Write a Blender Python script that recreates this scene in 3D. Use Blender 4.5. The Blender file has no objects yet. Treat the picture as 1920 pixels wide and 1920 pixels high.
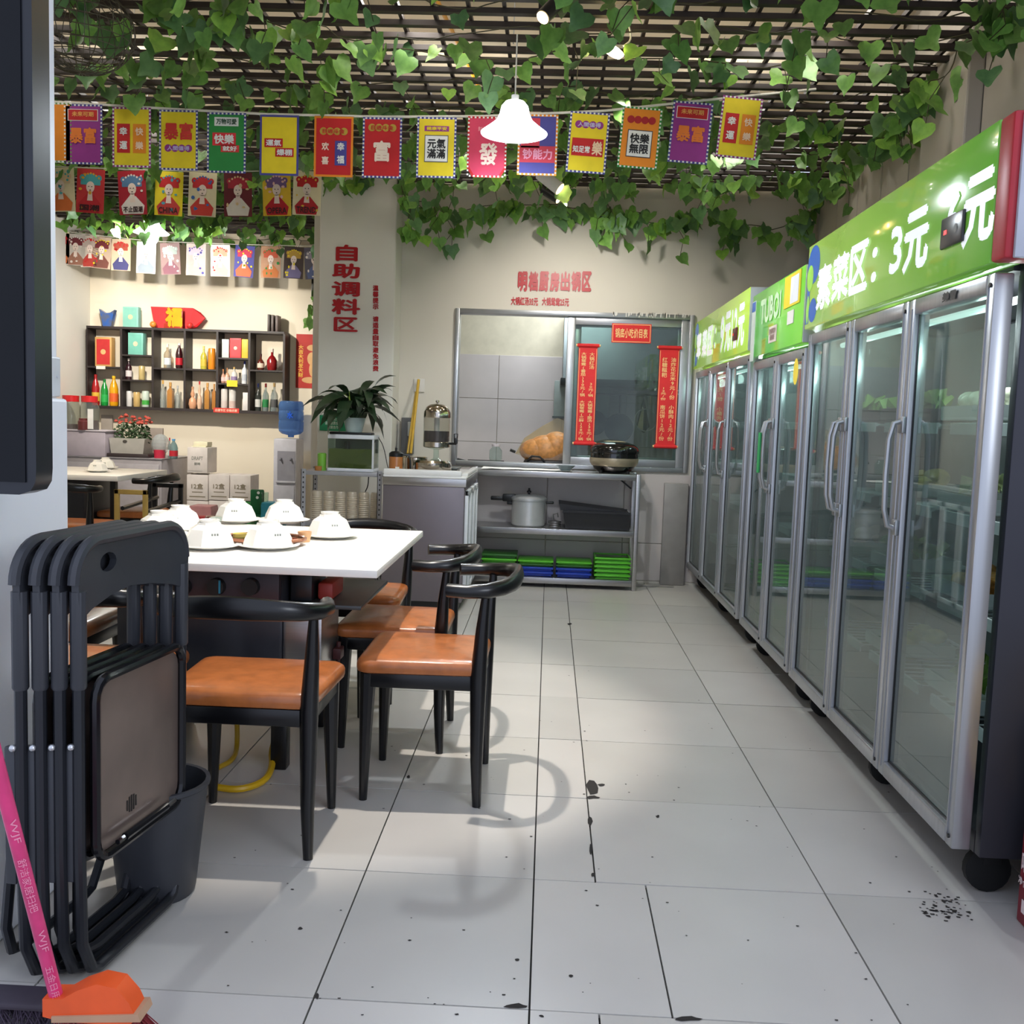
import bpy, bmesh, math, random
from mathutils import Vector, Matrix
from math import pi, sin, cos
random.seed(7)
D = bpy.data
SC = bpy.context.scene
COL = SC.collection

# ---------------------------------------------------------------- camera
F, ROLL, H = 1870.0, 0.034, 1.24
PSI, TH = math.radians(1.98786), math.radians(5.26478)
CAM = Vector((0, 0, H))
_f = Vector((-sin(PSI)*cos(TH), cos(PSI)*cos(TH), -sin(TH)))
_r = Vector((cos(PSI), sin(PSI), 0))
_d = _f.cross(_r)
RGT = _r*cos(ROLL) - _d*sin(ROLL)
DWN = _r*sin(ROLL) + _d*cos(ROLL)
cd = D.cameras.new('camera')
cd.sensor_width = 36; cd.lens = F/1920*36; cd.clip_start = 0.05; cd.clip_end = 100
cam = D.objects.new('camera', cd); COL.objects.link(cam)
m3 = Matrix((RGT, -DWN, -_f)).transposed()
cam.matrix_world = Matrix.Translation(CAM) @ m3.to_4x4()
SC.camera = cam
def at(x, y, X=None, Y=None, Z=None):
    """place in the room that shows at photo pixel (x, y) on the given plane"""
    v = _f*F + RGT*(x-960) + DWN*(y-960)
    i, val = (0, X) if X is not None else (1, Y) if Y is not None else (2, Z)
    return CAM + v*((val-CAM[i])/v[i])

# ---------------------------------------------------------------- world, exposure, lights
SC.view_settings.view_transform = 'Standard'; SC.view_settings.look = 'None'
SC.view_settings.gamma = 1; SC.view_settings.use_curve_mapping = False
SC.view_settings.exposure = 0.6
W = D.worlds.new('evening_sky'); SC.world = W; W.use_nodes = True
W.node_tree.nodes['Background'].inputs[0].default_value = (0.72, 0.80, 1.0, 1)
W.node_tree.nodes['Background'].inputs[1].default_value = 0.85
def lamp(name, typ, loc, power, col, size=.1, aim=None, spot=None, blend=.5):
    l = D.lights.new(name, typ); l.energy = power; l.color = col
    if typ == 'AREA': l.size = size
    else: l.shadow_soft_size = size
    if spot: l.spot_size = math.radians(spot); l.spot_blend = blend
    o = D.objects.new(name, l); COL.objects.link(o); o.location = loc
    if aim: o.rotation_euler = (Vector(aim)-Vector(loc)).to_track_quat('-Z', 'Y').to_euler()
    return o
COOL = (0.86, 0.94, 1.0); WARM = (1.0, 0.86, 0.68); NEUT = (1.0, 0.95, 0.88)
lamp('pendant_light', 'SPOT', (-.215, 4.75, 2.50), 55, COOL, .05, (-.215, 4.75, 0), 162, .2)
lamp('pendant_light', 'POINT', (-3.63, 9.0, 2.60), 14, (1, .97, .92), .05)
lamp('table_spot_light', 'SPOT', (-.60, 3.37, 2.84), 165, (1.0, .93, .84), .025, (-.92, 3.78, .75), 64, .35)
lamp('shelf_spot_light', 'SPOT', (-3.6, 8.0, 2.66), 175, (1, .92, .80), .05, (-3.6, 10.2, 1.6), 90, .8)
lamp('left_table_spot_light', 'SPOT', (-3.5, 6.6, 2.66), 90, WARM, .05, (-3.5, 7.3, .7), 75, .7)
lamp('aisle_spot_light', 'SPOT', (.35, 5.4, 2.92), 34, NEUT, .05, (.3, 5.2, 0), 110, .9)
lamp('track_spot_light', 'SPOT', (.05, 6.6, 2.62), 45, NEUT, .05, (.2, 7.8, 1.5), 120, .9)
for _x in (-2.7, -.7, 1.1):
    for _y in (4.7, 6.5): lamp('ceiling_bounce_fill', 'POINT', (_x, _y, 3.16), 10, NEUT, .12)  # invisible fill points added above the grille to imitate bounced light
lamp('pillar_fill_light', 'AREA', (3.2, -1.4, 2.6), 45, (.86, .92, 1), 1.6, (-1.2, 2.3, .9))  # unseen area light added behind the camera to brighten the pillar side
lamp('kitchen_tube_light', 'AREA', (.2, 8.9, 2.75), 30, (.88, .96, 1), .8, (.2, 9.0, 0))

# ---------------------------------------------------------------- materials
def lin(c):
    return tuple(((v/255)/12.92 if v/255 <= .04045 else ((v/255+.055)/1.055)**2.4) for v in c) + (1,)
def mat(name, c, rough=.5, metal=0, var=.06, scale=12, bump=0, em=0, spec=.5, coat=0, trans=0, c2=None, stretch=None, two=False):
    m = D.materials.new(name); m.use_nodes = True
    nt = m.node_tree; b = nt.nodes['Principled BSDF']
    b.inputs['Roughness'].default_value = rough; b.inputs['Metallic'].default_value = metal
    b.inputs['Specular IOR Level'].default_value = spec
    if coat: b.inputs['Coat Weight'].default_value = coat; b.inputs['Coat Roughness'].default_value = .08
    if trans: b.inputs['Transmission Weight'].default_value = trans
    tc = nt.nodes.new('ShaderNodeTexCoord'); n = nt.nodes.new('ShaderNodeTexNoise')
    n.inputs['Scale'].default_value = scale; n.inputs['Detail'].default_value = 3
    if stretch:
        mp = nt.nodes.new('ShaderNodeMapping'); mp.inputs['Scale'].default_value = stretch
        nt.links.new(tc.outputs['Object'], mp.inputs[0]); nt.links.new(mp.outputs[0], n.inputs['Vector'])
    else: nt.links.new(tc.outputs['Object'], n.inputs['Vector'])
    a = lin(c); k = lin(c2) if c2 else tuple(v*(1-var*2) for v in a[:3]) + (1,)
    mx = nt.nodes.new('ShaderNodeMix'); mx.data_type = 'RGBA'
    mx.inputs[6].default_value = a; mx.inputs[7].default_value = k
    rp = nt.nodes.new('ShaderNodeMapRange'); rp.inputs[1].default_value = .35; rp.inputs[2].default_value = .7
    nt.links.new(n.outputs[0], rp.inputs[0]); nt.links.new(rp.outputs[0], mx.inputs[0])
    nt.links.new(mx.outputs[2], b.inputs['Base Color'])
    if bump:
        bp = nt.nodes.new('ShaderNodeBump'); bp.inputs['Strength'].default_value = bump; bp.inputs['Distance'].default_value = .004
        nt.links.new(n.outputs[0], bp.inputs['Height']); nt.links.new(bp.outputs[0], b.inputs['Normal'])
    if em:
        b.inputs['Emission Color'].default_value = a; b.inputs['Emission Strength'].default_value = em
    return m
def glass(name, tint=(235, 245, 242), rough=.02, ior=1.5, haze=0, hc=(200, 215, 215)):
    m = D.materials.new(name); m.use_nodes = True; nt = m.node_tree
    nt.nodes.remove(nt.nodes['Principled BSDF'])
    out = nt.nodes['Material Output']
    t = nt.nodes.new('ShaderNodeBsdfTransparent'); t.inputs[0].default_value = lin(tint)
    g = nt.nodes.new('ShaderNodeBsdfGlossy'); g.inputs['Roughness'].default_value = rough
    fr = nt.nodes.new('ShaderNodeFresnel')
    # a pane has two outer faces: keep the same index on both so neither turns into a mirror
    ge = nt.nodes.new('ShaderNodeNewGeometry'); q = nt.nodes.new('ShaderNodeMath'); q.operation = 'MULTIPLY_ADD'
    q.inputs[1].default_value = -2; q.inputs[2].default_value = 1; nt.links.new(ge.outputs['Backfacing'], q.inputs[0])
    pw = nt.nodes.new('ShaderNodeMath'); pw.operation = 'POWER'; pw.inputs[0].default_value = ior
    nt.links.new(q.outputs[0], pw.inputs[1]); nt.links.new(pw.outputs[0], fr.inputs[0])
    mx = nt.nodes.new('ShaderNodeMixShader')
    nt.links.new(fr.outputs[0], mx.inputs[0]); nt.links.new(t.outputs[0], mx.inputs[1]); nt.links.new(g.outputs[0], mx.inputs[2])
    last = mx
    if haze:
        d = nt.nodes.new('ShaderNodeBsdfDiffuse'); d.inputs[0].default_value = lin(hc)
        n = nt.nodes.new('ShaderNodeTexNoise'); n.inputs['Scale'].default_value = 2.5
        tc = nt.nodes.new('ShaderNodeTexCoord'); nt.links.new(tc.outputs['Object'], n.inputs['Vector'])
        ma = nt.nodes.new('ShaderNodeMath'); ma.operation = 'MULTIPLY'; ma.inputs[1].default_value = haze
        nt.links.new(n.outputs[0], ma.inputs[0])
        m2 = nt.nodes.new('ShaderNodeMixShader'); nt.links.new(ma.outputs[0], m2.inputs[0])
        nt.links.new(mx.outputs[0], m2.inputs[1]); nt.links.new(d.outputs[0], m2.inputs[2]); last = m2
    nt.links.new(last.outputs[0], out.inputs[0])
    return m
_mc = {}
def M(c, rough=.5, metal=0, **k):
    key = (c, rough, metal, tuple(sorted(k.items())))
    if key not in _mc: _mc[key] = mat('paint_%d_%d_%d' % c, c, rough, metal, **k)
    return _mc[key]
WALL = mat('wall_paint', (214, 208, 196), .8, var=.03, scale=1.5)
WALLW = mat('wall_paint_white', (226, 222, 212), .8, var=.03, scale=1.5)
WALLR = mat('wall_panel_paint', (186, 178, 166), .7, var=.05, scale=2)
TILEM = [mat('floor_tile_%d' % i, c, .3, var=.03, scale=3, spec=.45) for i, c in enumerate([(190, 186, 180), (195, 191, 186), (186, 183, 178)])]
GROUT = mat('grout', (52, 50, 48), .9)
WTILE = mat('wall_tile', (196, 188, 184), .25, var=.04, scale=4)
DARKW = mat('dark_stained_wood', (46, 36, 32), .55, var=.15, scale=8)
SLABM = mat('ceiling_slab_paint', (226, 212, 186), .9, var=.06, scale=1.2)
STEEL = mat('brushed_steel', (186, 184, 184), .32, 1, var=.06, scale=6, stretch=(1, 1, 40))
STEELD = mat('dull_steel_panel', (128, 120, 126), .42, .6, var=.06, scale=3)
ALU = mat('aluminium', (176, 178, 180), .35, .85, var=.04)
BLK = mat('black_lacquer', (13, 13, 16), .28, 0, var=.1, spec=.5)
BLKM = mat('black_plastic', (20, 20, 22), .4)
BLKR = mat('black_rubber', (14, 14, 15), .8)
DGREY = mat('charcoal_plastic', (52, 54, 60), .45, var=.05)
TUBEM = mat('charcoal_tube', (36, 38, 44), .35, .3)
LEATH = mat('orange_leather', (176, 102, 52), .3, var=.14, scale=22, bump=.25, spec=.5, coat=.3)
LAMW = mat('white_laminate', (236, 232, 224), .35, var=.01)
CERAM = mat('white_ceramic', (242, 240, 234), .2, var=.01, spec=.6)
MARB = mat('white_marble', (232, 230, 228), .2, var=.05, scale=5)
GLASS = glass('clear_glass', haze=.0)
FGLASS = glass('fridge_glass', (205, 222, 218), .015, 2.6, haze=.12)
WGLASS = glass('window_glass', (206, 218, 212), .01, 1.5, haze=.06)
SCREEN = mat('screen_glass', (8, 11, 18), .1, spec=.22)
BULB = mat('bulb_glow', (235, 245, 255), em=40)
BULBW = mat('warm_bulb_glow', (255, 226, 170), em=14)
SHADE = mat('white_lamp_shade', (240, 244, 250), .4, em=2.2)
LEAFM = [mat('leaf_green_%d' % i, c, .45, var=.12, scale=30, c2=c2) for i, (c, c2) in enumerate([((112, 158, 76), (88, 132, 62)), ((128, 176, 80), (100, 148, 62)), ((100, 142, 86), (80, 120, 72)), ((156, 204, 84), (124, 176, 70))])]
VSTEM = mat('vine_stem', (70, 66, 42), .7)
RED = mat('letter_red', (176, 14, 26), .4, var=.02)
PAPR = mat('scroll_red_paper', (222, 34, 38), .6, var=.04)
GOLD = mat('print_gold', (250, 206, 140), .6, var=.03)

# ---------------------------------------------------------------- geometry helpers
class G:
    def __init__(s): s.v = []; s.f = []; s.m = []; s.T = None
    def add(s, vs, fs, m=0):
        o = len(s.v)
        s.v += [tuple(s.T @ Vector(v)) if s.T else tuple(v) for v in vs]
        s.f += [tuple(o+i for i in f) for f in fs]; s.m += [m]*len(fs)
        return s
    def box(s, x0, y0, z0, x1, y1, z1, m=0, b=0):
        x0, x1 = min(x0, x1), max(x0, x1); y0, y1 = min(y0, y1), max(y0, y1); z0, z1 = min(z0, z1), max(z0, z1)
        if not b:
            vs = [(x, y, z) for z in (z0, z1) for y in (y0, y1) for x in (x0, x1)]
            return s.add(vs, [(0, 2, 3, 1), (4, 5, 7, 6), (0, 1, 5, 4), (2, 6, 7, 3), (0, 4, 6, 2), (1, 3, 7, 5)], m)
        bm = bmesh.new(); bmesh.ops.create_cube(bm, size=1)
        for v in bm.verts:
            v.co = Vector(((x0+x1)/2+v.co.x*(x1-x0), (y0+y1)/2+v.co.y*(y1-y0), (z0+z1)/2+v.co.z*(z1-z0)))
        b = min(b, (x1-x0)*.45, (y1-y0)*.45, (z1-z0)*.45)
        bmesh.ops.bevel(bm, geom=bm.edges[:], offset=b, segments=2, affect='EDGES', profile=.5)
        bm.verts.index_update()
        s.add([v.co[:] for v in bm.verts], [[v.index for v in f.verts] for f in bm.faces], m); bm.free(); return s
    def tube(s, pts, r, n=8, m=0, closed=False, zs=None, caps=True):
        pts = [Vector(p) for p in pts]; k = len(pts)
        rr = r if isinstance(r, (list, tuple)) else [r]*k
        vs = []; up = None
        for i, p in enumerate(pts):
            a = pts[(i-1) % k] if (closed or i > 0) else p; c = pts[(i+1) % k] if (closed or i < k-1) else p
            t = (c-a).normalized()
            if up is None:
                up = Vector((0, 0, 1)) if abs(t.z) < .9 else Vector((0, 1, 0))
            u = (up - t*up.dot(t)); u = u.normalized() if u.length > 1e-6 else t.orthogonal().normalized()
            w = t.cross(u); up = u
            for j in range(n):
                q = 2*pi*j/n; o = u*cos(q)*rr[i] + w*sin(q)*rr[i]
                if zs: o.z *= zs[i]
                vs.append(p+o)
        fs = []
        for i in range(k if closed else k-1):
            i2 = (i+1) % k
            for j in range(n): fs.append((i*n+j, i*n+(j+1) % n, i2*n+(j+1) % n, i2*n+j))
        if not closed and caps: fs += [tuple(range(n))[::-1], tuple((k-1)*n+j for j in range(n))]
        return s.add(vs, fs, m)
    def lathe(s, prof, c=(0, 0, 0), n=16, m=0, R=None, sx=1, sy=1):
        c = Vector(c); vs = []; k = len(prof)
        for r, z in prof:
            for j in range(n):
                q = 2*pi*(j+.5)/n; v = Vector((r*cos(q)*sx, r*sin(q)*sy, z))
                if R: v = R @ v
                vs.append(c+v)
        fs = [(i*n+j, i*n+(j+1) % n, (i+1)*n+(j+1) % n, (i+1)*n+j) for i in range(k-1) for j in range(n)]
        if prof[0][0] > 1e-5: fs.append(tuple(range(n))[::-1])
        if prof[-1][0] > 1e-5: fs.append(tuple((k-1)*n+j for j in range(n)))
        return s.add(vs, fs, m)
    def cyl(s, a, b, r, r2=None, n=12, m=0): return s.tube([a, b], [r, r if r2 is None else r2], n, m)
    def ball(s, c, r, n=10, m=0, sz=1, sx=1, sy=1):
        return s.lathe([(r*sin(pi*i/n) if 0 < i < n else 1e-6, -r*cos(pi*i/n)*sz) for i in range(n+1)], c, n+4, m, sx=sx, sy=sy)
    def poly(s, pts, d, m=0):
        """flat outline pts (3D) thickened by vector d"""
        k = len(pts); d = Vector(d); a = [Vector(p) for p in pts]
        return s.add(a+[p+d for p in a], [tuple(range(k))[::-1], tuple(range(k, 2*k))]+[(i, (i+1) % k, k+(i+1) % k, k+i) for i in range(k)], m)
def setp(o, label=None, cat=None, group=None, kind=None):
    if label: o['label'] = label
    if cat: o['category'] = cat
    if group: o['group'] = group
    if kind: o['kind'] = kind
    return o
def mesh(name, g, mats, sm=35):
    me = D.meshes.new(name); me.from_pydata(g.v, [], g.f)
    if not isinstance(mats, (list, tuple)): mats = [mats]
    for m in mats: me.materials.append(m)
    if len(mats) > 1: me.polygons.foreach_set('material_index', g.m)
    bm = bmesh.new(); bm.from_mesh(me); bmesh.ops.recalc_face_normals(bm, faces=bm.faces[:]); bm.to_mesh(me); bm.free()
    if sm: me.shade_smooth(); me.set_sharp_from_angle(angle=math.radians(sm))
    me.update(); return me
def ob(name, g, mats, parent=None, label=None, kind=None, sm=35, world=True):
    me = g if isinstance(g, bpy.types.Mesh) else mesh(name, g, mats, sm)
    o = D.objects.new(name, me); COL.objects.link(o)
    if parent:
        o.parent = parent
        if world and parent.parent is None and parent.type == 'EMPTY': o.location = -Vector(parent.location)
    return setp(o, label, kind=kind)
def one(name, g, mats, label, cat, group=None, sm=35, origin=None):
    """a thing that is a single mesh; origin moved to its base"""
    xs = [v[0] for v in g.v]; ys = [v[1] for v in g.v]; zs = [v[2] for v in g.v]
    c = ((min(xs)+max(xs))/2, (min(ys)+max(ys))/2, min(zs))
    g.v = [(v[0]-c[0], v[1]-c[1], v[2]-c[2]) for v in g.v]
    o = ob(name, g, mats, sm=sm); o.location = c
    return setp(o, label, cat, group)
def thing(name, label, cat, loc=(0, 0, 0), rz=0, group=None):
    o = D.objects.new(name, None); COL.objects.link(o); o.location = loc; o.rotation_euler = (0, 0, rz)
    o.empty_display_size = .1
    return setp(o, label, cat, group)
def struct(name, g, mats, sm=0, parent=None):
    return setp(ob(name, g, mats, parent, sm=sm), kind=None if parent else 'structure')
def dup(root, loc, rz, label, group=None):
    r = root.copy(); COL.objects.link(r); r.location = loc; r.rotation_euler = (0, 0, rz); r['label'] = label
    if group: r['group'] = group
    for ch in list(root.children):
        c = ch.copy(); COL.objects.link(c); c.parent = r
        for gch in ch.children:
            q = gch.copy(); COL.objects.link(q); q.parent = c
    return r
# lettering
_tc = {}
def glyphs(s, bold=0, ls=1.0):
    key = (s, bold, ls)
    if key not in _tc:
        cu = D.curves.new('lettering', 'FONT'); cu.body = s; cu.size = 1; cu.resolution_u = 2; cu.offset = bold
        cu.space_line = ls; cu.align_x = 'CENTER'
        o = D.objects.new('lettering', cu); COL.objects.link(o)
        dg = bpy.context.evaluated_depsgraph_get(); me = D.meshes.new_from_object(o.evaluated_get(dg))
        D.objects.remove(o)
        vs = [v.co.copy() for v in me.vertices]; fs = [tuple(p.vertices) for p in me.polygons]
        x0 = min(v.x for v in vs); x1 = max(v.x for v in vs); y0 = min(v.y for v in vs); y1 = max(v.y for v in vs)
        _tc[key] = ([((v.x-x0)/(x1-x0)-.5, (v.y-y0)/(y1-y0)-.5) for v in vs], fs)
        D.meshes.remove(me)
    return _tc[key]
FR = Matrix(((1, 0, 0), (0, 0, -1), (0, 1, 0)))      # sign faces -Y
FL = Matrix(((0, 0, -1), (-1, 0, 0), (0, 1, 0)))     # sign faces -X
def write(g, s, c, w, h, R=FR, m=0, bold=.02, ls=1.0, off=.0015, rot=0):
    """letters as flat geometry centred on c, w wide, h tall"""
    vs, fs = glyphs(s, 0, ls); c = Vector(c); cr, sr = cos(rot), sin(rot)
    L = s.split('\n'); k = bold*1.1; dx, dy = k*w/max(len(q) for q in L), k*h/len(L)
    w, h = w-2*dx, h-2*dy
    for i, (ax, ay) in enumerate(((0, 0), (1, 0), (-1, 0), (0, 1), (0, -1)) if bold > 0 else ((0, 0),)):
        n = R @ Vector((ax*dx, ay*dy, off+i*.00012))
        g.add([c+n+R @ Vector((x*w*cr-y*h*sr, x*w*sr+y*h*cr, 0)) for x, y in vs], fs, m)
def rect(g, c, w, h, R=FR, m=0, off=.001, rot=0):
    c = Vector(c); cr, sr = cos(rot), sin(rot)
    g.add([c+R @ Vector((x*w/2*cr-y*h/2*sr, x*w/2*sr+y*h/2*cr, off)) for x, y in ((-1, -1), (1, -1), (1, 1), (-1, 1))], [(0, 1, 2, 3)], m)
def disc(g, c, rx, ry, R=FR, m=0, off=.001, n=16, a0=0, a1=2*pi):
    c = Vector(c); full = abs(a1-a0-2*pi) < 1e-6
    pts = [c+R @ Vector((rx*cos(a0+(a1-a0)*i/n), ry*sin(a0+(a1-a0)*i/n), off)) for i in range(n if full else n+1)]
    g.add(pts, [tuple(range(len(pts)))], m)
def pxbox(x0, y0, x1, y1, **pl):
    """centre and size of a photo rectangle on a plane"""
    a = at(x0, (y0+y1)/2, **pl); b = at(x1, (y0+y1)/2, **pl); t = at((x0+x1)/2, y0, **pl); u = at((x0+x1)/2, y1, **pl)
    c = at((x0+x1)/2, (y0+y1)/2, **pl)
    return c, (b-a).length, abs(t.z-u.z)

# ================================================================ SETTING
# floor with single tiles
g = G().box(-5.4, -1.5, -.06, 2.3, 10.4, -.012)
floor = struct('floor', g, GROUT)
ys = [2.006+.605*i for i in range(-5, 15)]
xl = [-5.257, -4.657, -4.057, -3.457, -2.857, -2.257, -1.657, -1.057, -.457, .003, .17, .787, 1.39, 1.99]
tc = {}
def tile(x0, y0, x1, y1, cracked=False):
    gp = .0022
    w, h = round(x1-x0, 3), round(y1-y0, 3); k = (w, h, random.randrange(3))
    if k not in tc:
        tc[k] = mesh('floor_tile', G().box(-w/2+gp, -h/2+gp, -.011, w/2-gp, h/2-gp, 0), TILEM[k[2]], 0)
    o = D.objects.new('floor_tile', tc[k]); COL.objects.link(o); o.parent = floor
    o.location = ((x0+x1)/2, (y0+y1)/2, random.uniform(-.0006, .0006)-.0006)
for j in range(len(ys)-1):
    for i in range(len(xl)-1):
        x0, x1 = xl[i], xl[i+1]
        if ys[j] > 1.9 and ys[j] < 2.1 and i in (9, 10):
            x0, x1 = ((.003, .305), (.305, .787))[i-9]
        if ys[j] < 1.9 and i in (9, 10): x0, x1 = ((.003, .15), (.15, .787))[i-9]
        tile(x0, ys[j], x1, ys[j+1])
CHIP = mat('chipped_tile_grime', (40, 36, 34), .9)
g = G()
for (px, py, rx, ry) in ((1112, 1478, 13, 16), (1106, 1540, 5, 12), (1112, 1640, 6, 5), (968, 1886, 24, 5), (1292, 1910, 26, 5), (1108, 1592, 3, 10), (1128, 1472, 8, 3), (1112, 1495, 14, 4), (563, 1741, 5, 3), (970, 1799, 5, 3), (1070, 1830, 5, 3), (1233, 1531, 4, 3), (766, 1456, 4, 3), (1068, 1170, 5, 2), (1015, 1905, 6, 3), (594, 1868, 5, 6)):
    k = 9; pts = []
    for i in range(k):
        a = 2*pi*i/k; q = random.uniform(.6, 1.15); pts.append(at(px+rx*cos(a)*q, py+ry*sin(a)*q, Z=.0006))
    g.add(pts, [tuple(range(k))])
ob('chipped_spot', g, CHIP, floor, kind='stuff', sm=0)
g = G()
for i in range(150):
    px, py = random.uniform(420, 1760), random.uniform(1230, 1915)
    c = at(px, py, Z=.0008); r = random.uniform(.0012, .004); a = random.random()*3
    g.add([c+Vector((r*cos(a+t)*1.4, r*sin(a+t), 0)) for t in (0, 1.4, 2.9, 4.4)], [(0, 1, 2, 3)])
for k in range(70):
    c = at(1770+random.gauss(0, 25), 1700+random.gauss(0, 12), Z=.0008); r = random.uniform(.002, .006); a = random.random()*3
    g.add([c+Vector((r*cos(a+t)*1.4, r*sin(a+t), 0)) for t in (0, 1.4, 2.9, 4.4)], [(0, 1, 2, 3)])
ob('crumb_speck', g, CHIP, floor, kind='stuff', sm=0)

# walls
YK, YB, XL, XR = 7.8, 10.2, -4.75, 1.93
g = G()
x0, x1, z0, z1 = -.745, 1.065, .885, 2.07
g.box(-1.75, YK, 0, x0, YK+.12, 3.0); g.box(x1, YK, 0, XR, YK+.12, 3.0)
g.box(x0, YK, z1, x1, YK+.12, 3.0); g.box(x0, YK, 0, x1, YK+.12, z0)
wk = struct('wall_kitchen', g, WALL)
# glazed tiles on the lower part of the kitchen wall
for (a, b) in ((-1.15, -.6), (-.6, 0), (0, .6), (.6, 1.2), (1.2, 1.8)):
    for (c, d) in ((.02, .315), (.315, .86)):
        struct('wall_tile', G().box(a+.002, YK-.012, c+.002, min(b, XR)-.002, YK, d-.002, b=.003), WTILE, 0, wk)
struct('wall_back', G().box(-4.9, YB, 0, -1.75, YB+.12, 3.55), mat('cream_wall_paint', (236, 226, 206), .8, var=.02, scale=1.5))
struct('wall_left', G().box(XL-.12, 2.6, 0, XL, YB, 3.55), WALLW)
struct('wall_partition', G().box(-1.87, YK, 0, -1.75, YB, 3.0), WALLW)
wr = struct('wall_right', G().box(XR, 1.0, 0, XR+.12, YK, 3.55), WALLR)
yy = 2.0
while yy < 7.8:
    y2 = min(yy+.46, YK-.01)
    struct('wall_panel', G().box(XR-.022, yy+.005, .05, XR, y2-.005, 3.5, b=.006), WALLR, 0, wr); yy += .46
struct('trim_1', G().box(XR-.10, 4.75, 0, XR-.022, 5.3, 3.5, b=.01), WALLR)
struct('wall_front', G().box(-4.9, 2.5, 0, -1.5, 2.6, 3.55), WALLW)
# column
struct('column', G().box(-1.757, 7.5, 0, -1.187, YK-.001, 3.0, b=.008), WALLW)
# pillar at the shop front
PIL = mat('pillar_paint', (240, 243, 250), .45, var=.03, scale=2)
pl = struct('pillar', G().box(-2.0, 2.02, 1.25, -1.262, 2.53, 3.6, b=.01).box(-2.0, 2.022, 0, -1.222, 2.50, 1.255, b=.008), PIL)
struct('cover_plate', G().box(-1.264, 2.43, 1.26, -1.25, 2.52, 1.36, b=.004).cyl((-1.25, 2.45, 1.31), (-1.247, 2.45, 1.31), .004).cyl((-1.25, 2.5, 1.31), (-1.247, 2.5, 1.31), .004), mat('plate_plastic', (214, 218, 224), .4), 0, pl)
# upper slab
struct('ceiling', G().box(-4.9, 2.7, 3.55, 2.05, YB+.1, 3.7), SLABM)
g = G()
for yb in (4.1, 5.9, 7.6): g.box(-4.7, yb, 3.42, XR-.03, yb+.16, 3.55)
struct('trim_2', g, SLABM)
# slatted ceiling grille
gr = thing('ceiling_grille', 'dark brown slatted grille hung below the pale ceiling, ivy woven over it', 'ceiling grille', (0, 6, 3.02))
sl = mesh('slat', G().box(-3.33, -.018, -.012, 3.33, .018, .012), DARKW, 0)
y = 3.05
while y < YB:
    me, cx = (sl, -1.42) if y < 7.75 else (None, None)
    if me is None:
        me = sl3 = D.meshes.get('slat_short') or mesh('slat_short', G().box(-1.42, -.018, -.012, 1.42, .018, .012), DARKW, 0); cx = -3.31
    o = D.objects.new('slat', me); COL.objects.link(o); o.parent = gr; o.location = (cx, y-6, 0); y += .15
x = XL+.06
lm = {}
while x < XR-.04:
    y1 = YB-.02 if x < -1.9 else 7.76
    if y1 not in lm: lm[y1] = mesh('cross_slat', G().box(-.008, 3.0-6, .0125, .008, y1-6, .036), DARKW, 0)
    o = D.objects.new('cross_slat', lm[y1]); COL.objects.link(o); o.parent = gr; o.location = (x, 0, 0); x += .158
g = G()
for i in range(14):
    xx, yy = random.uniform(-4, 1.7), random.uniform(3.6, 7.4)
    g.cyl((xx, yy, 3.04), (xx, yy, 3.55), .003, n=5)
ob('hanger_wire', g, ALU, gr, kind='stuff')
# yellow conduit above the grille
one('conduit', G().tube([(-1.9, 3.4, 3.4), (-.75, 4.6, 3.42), (-.55, 6.8, 3.42)], .012, 6), M((214, 150, 40)), 'orange yellow conduit pipe running above the slatted grille', 'pipe')

# ---------------------------------------------------------------- kitchen hatch window
w1 = thing('window_1', None, None, (.16, YK-.02, z0)); w1['kind'] = 'structure'
def frame(g, x0, z0, x1, z1, ya, yb, w, m=0):
    g.box(x0, ya, z0, x0+w, yb, z1, m, b=.003); g.box(x1-w, ya, z0, x1, yb, z1, m, b=.003)
    g.box(x0+w, ya, z1-w, x1-w, yb, z1, m, b=.003); g.box(x0+w, ya, z0, x1-w, yb, z0+w, m, b=.003)
g = G(); frame(g, -.76, .875, 1.08, 2.085, YK-.025, YK+.125, .035); ob('window_frame', g, ALU, w1)
g = G(); frame(g, .11, .91, 1.045, 2.05, YK-.0, YK+.03, .06); ob('sliding_sash', g, ALU, w1)
g = G(); frame(g, .17, .93, 1.02, 2.03, YK+.06, YK+.09, .05); ob('rear_sash', g, ALU, w1)
ob('pane', G().box(.165, YK+.012, .965, .99, YK+.017, 1.995), WGLASS, w1)
g = G()
for i in range(46):
    xx = random.uniform(.45, 1.05); g.box(xx, YK-.028, 2.075-random.uniform(0, .02), xx+.006, YK-.024, 2.092)
ob('torn_tape', g, M((225, 222, 214)), w1, kind='stuff', sm=0)
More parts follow.
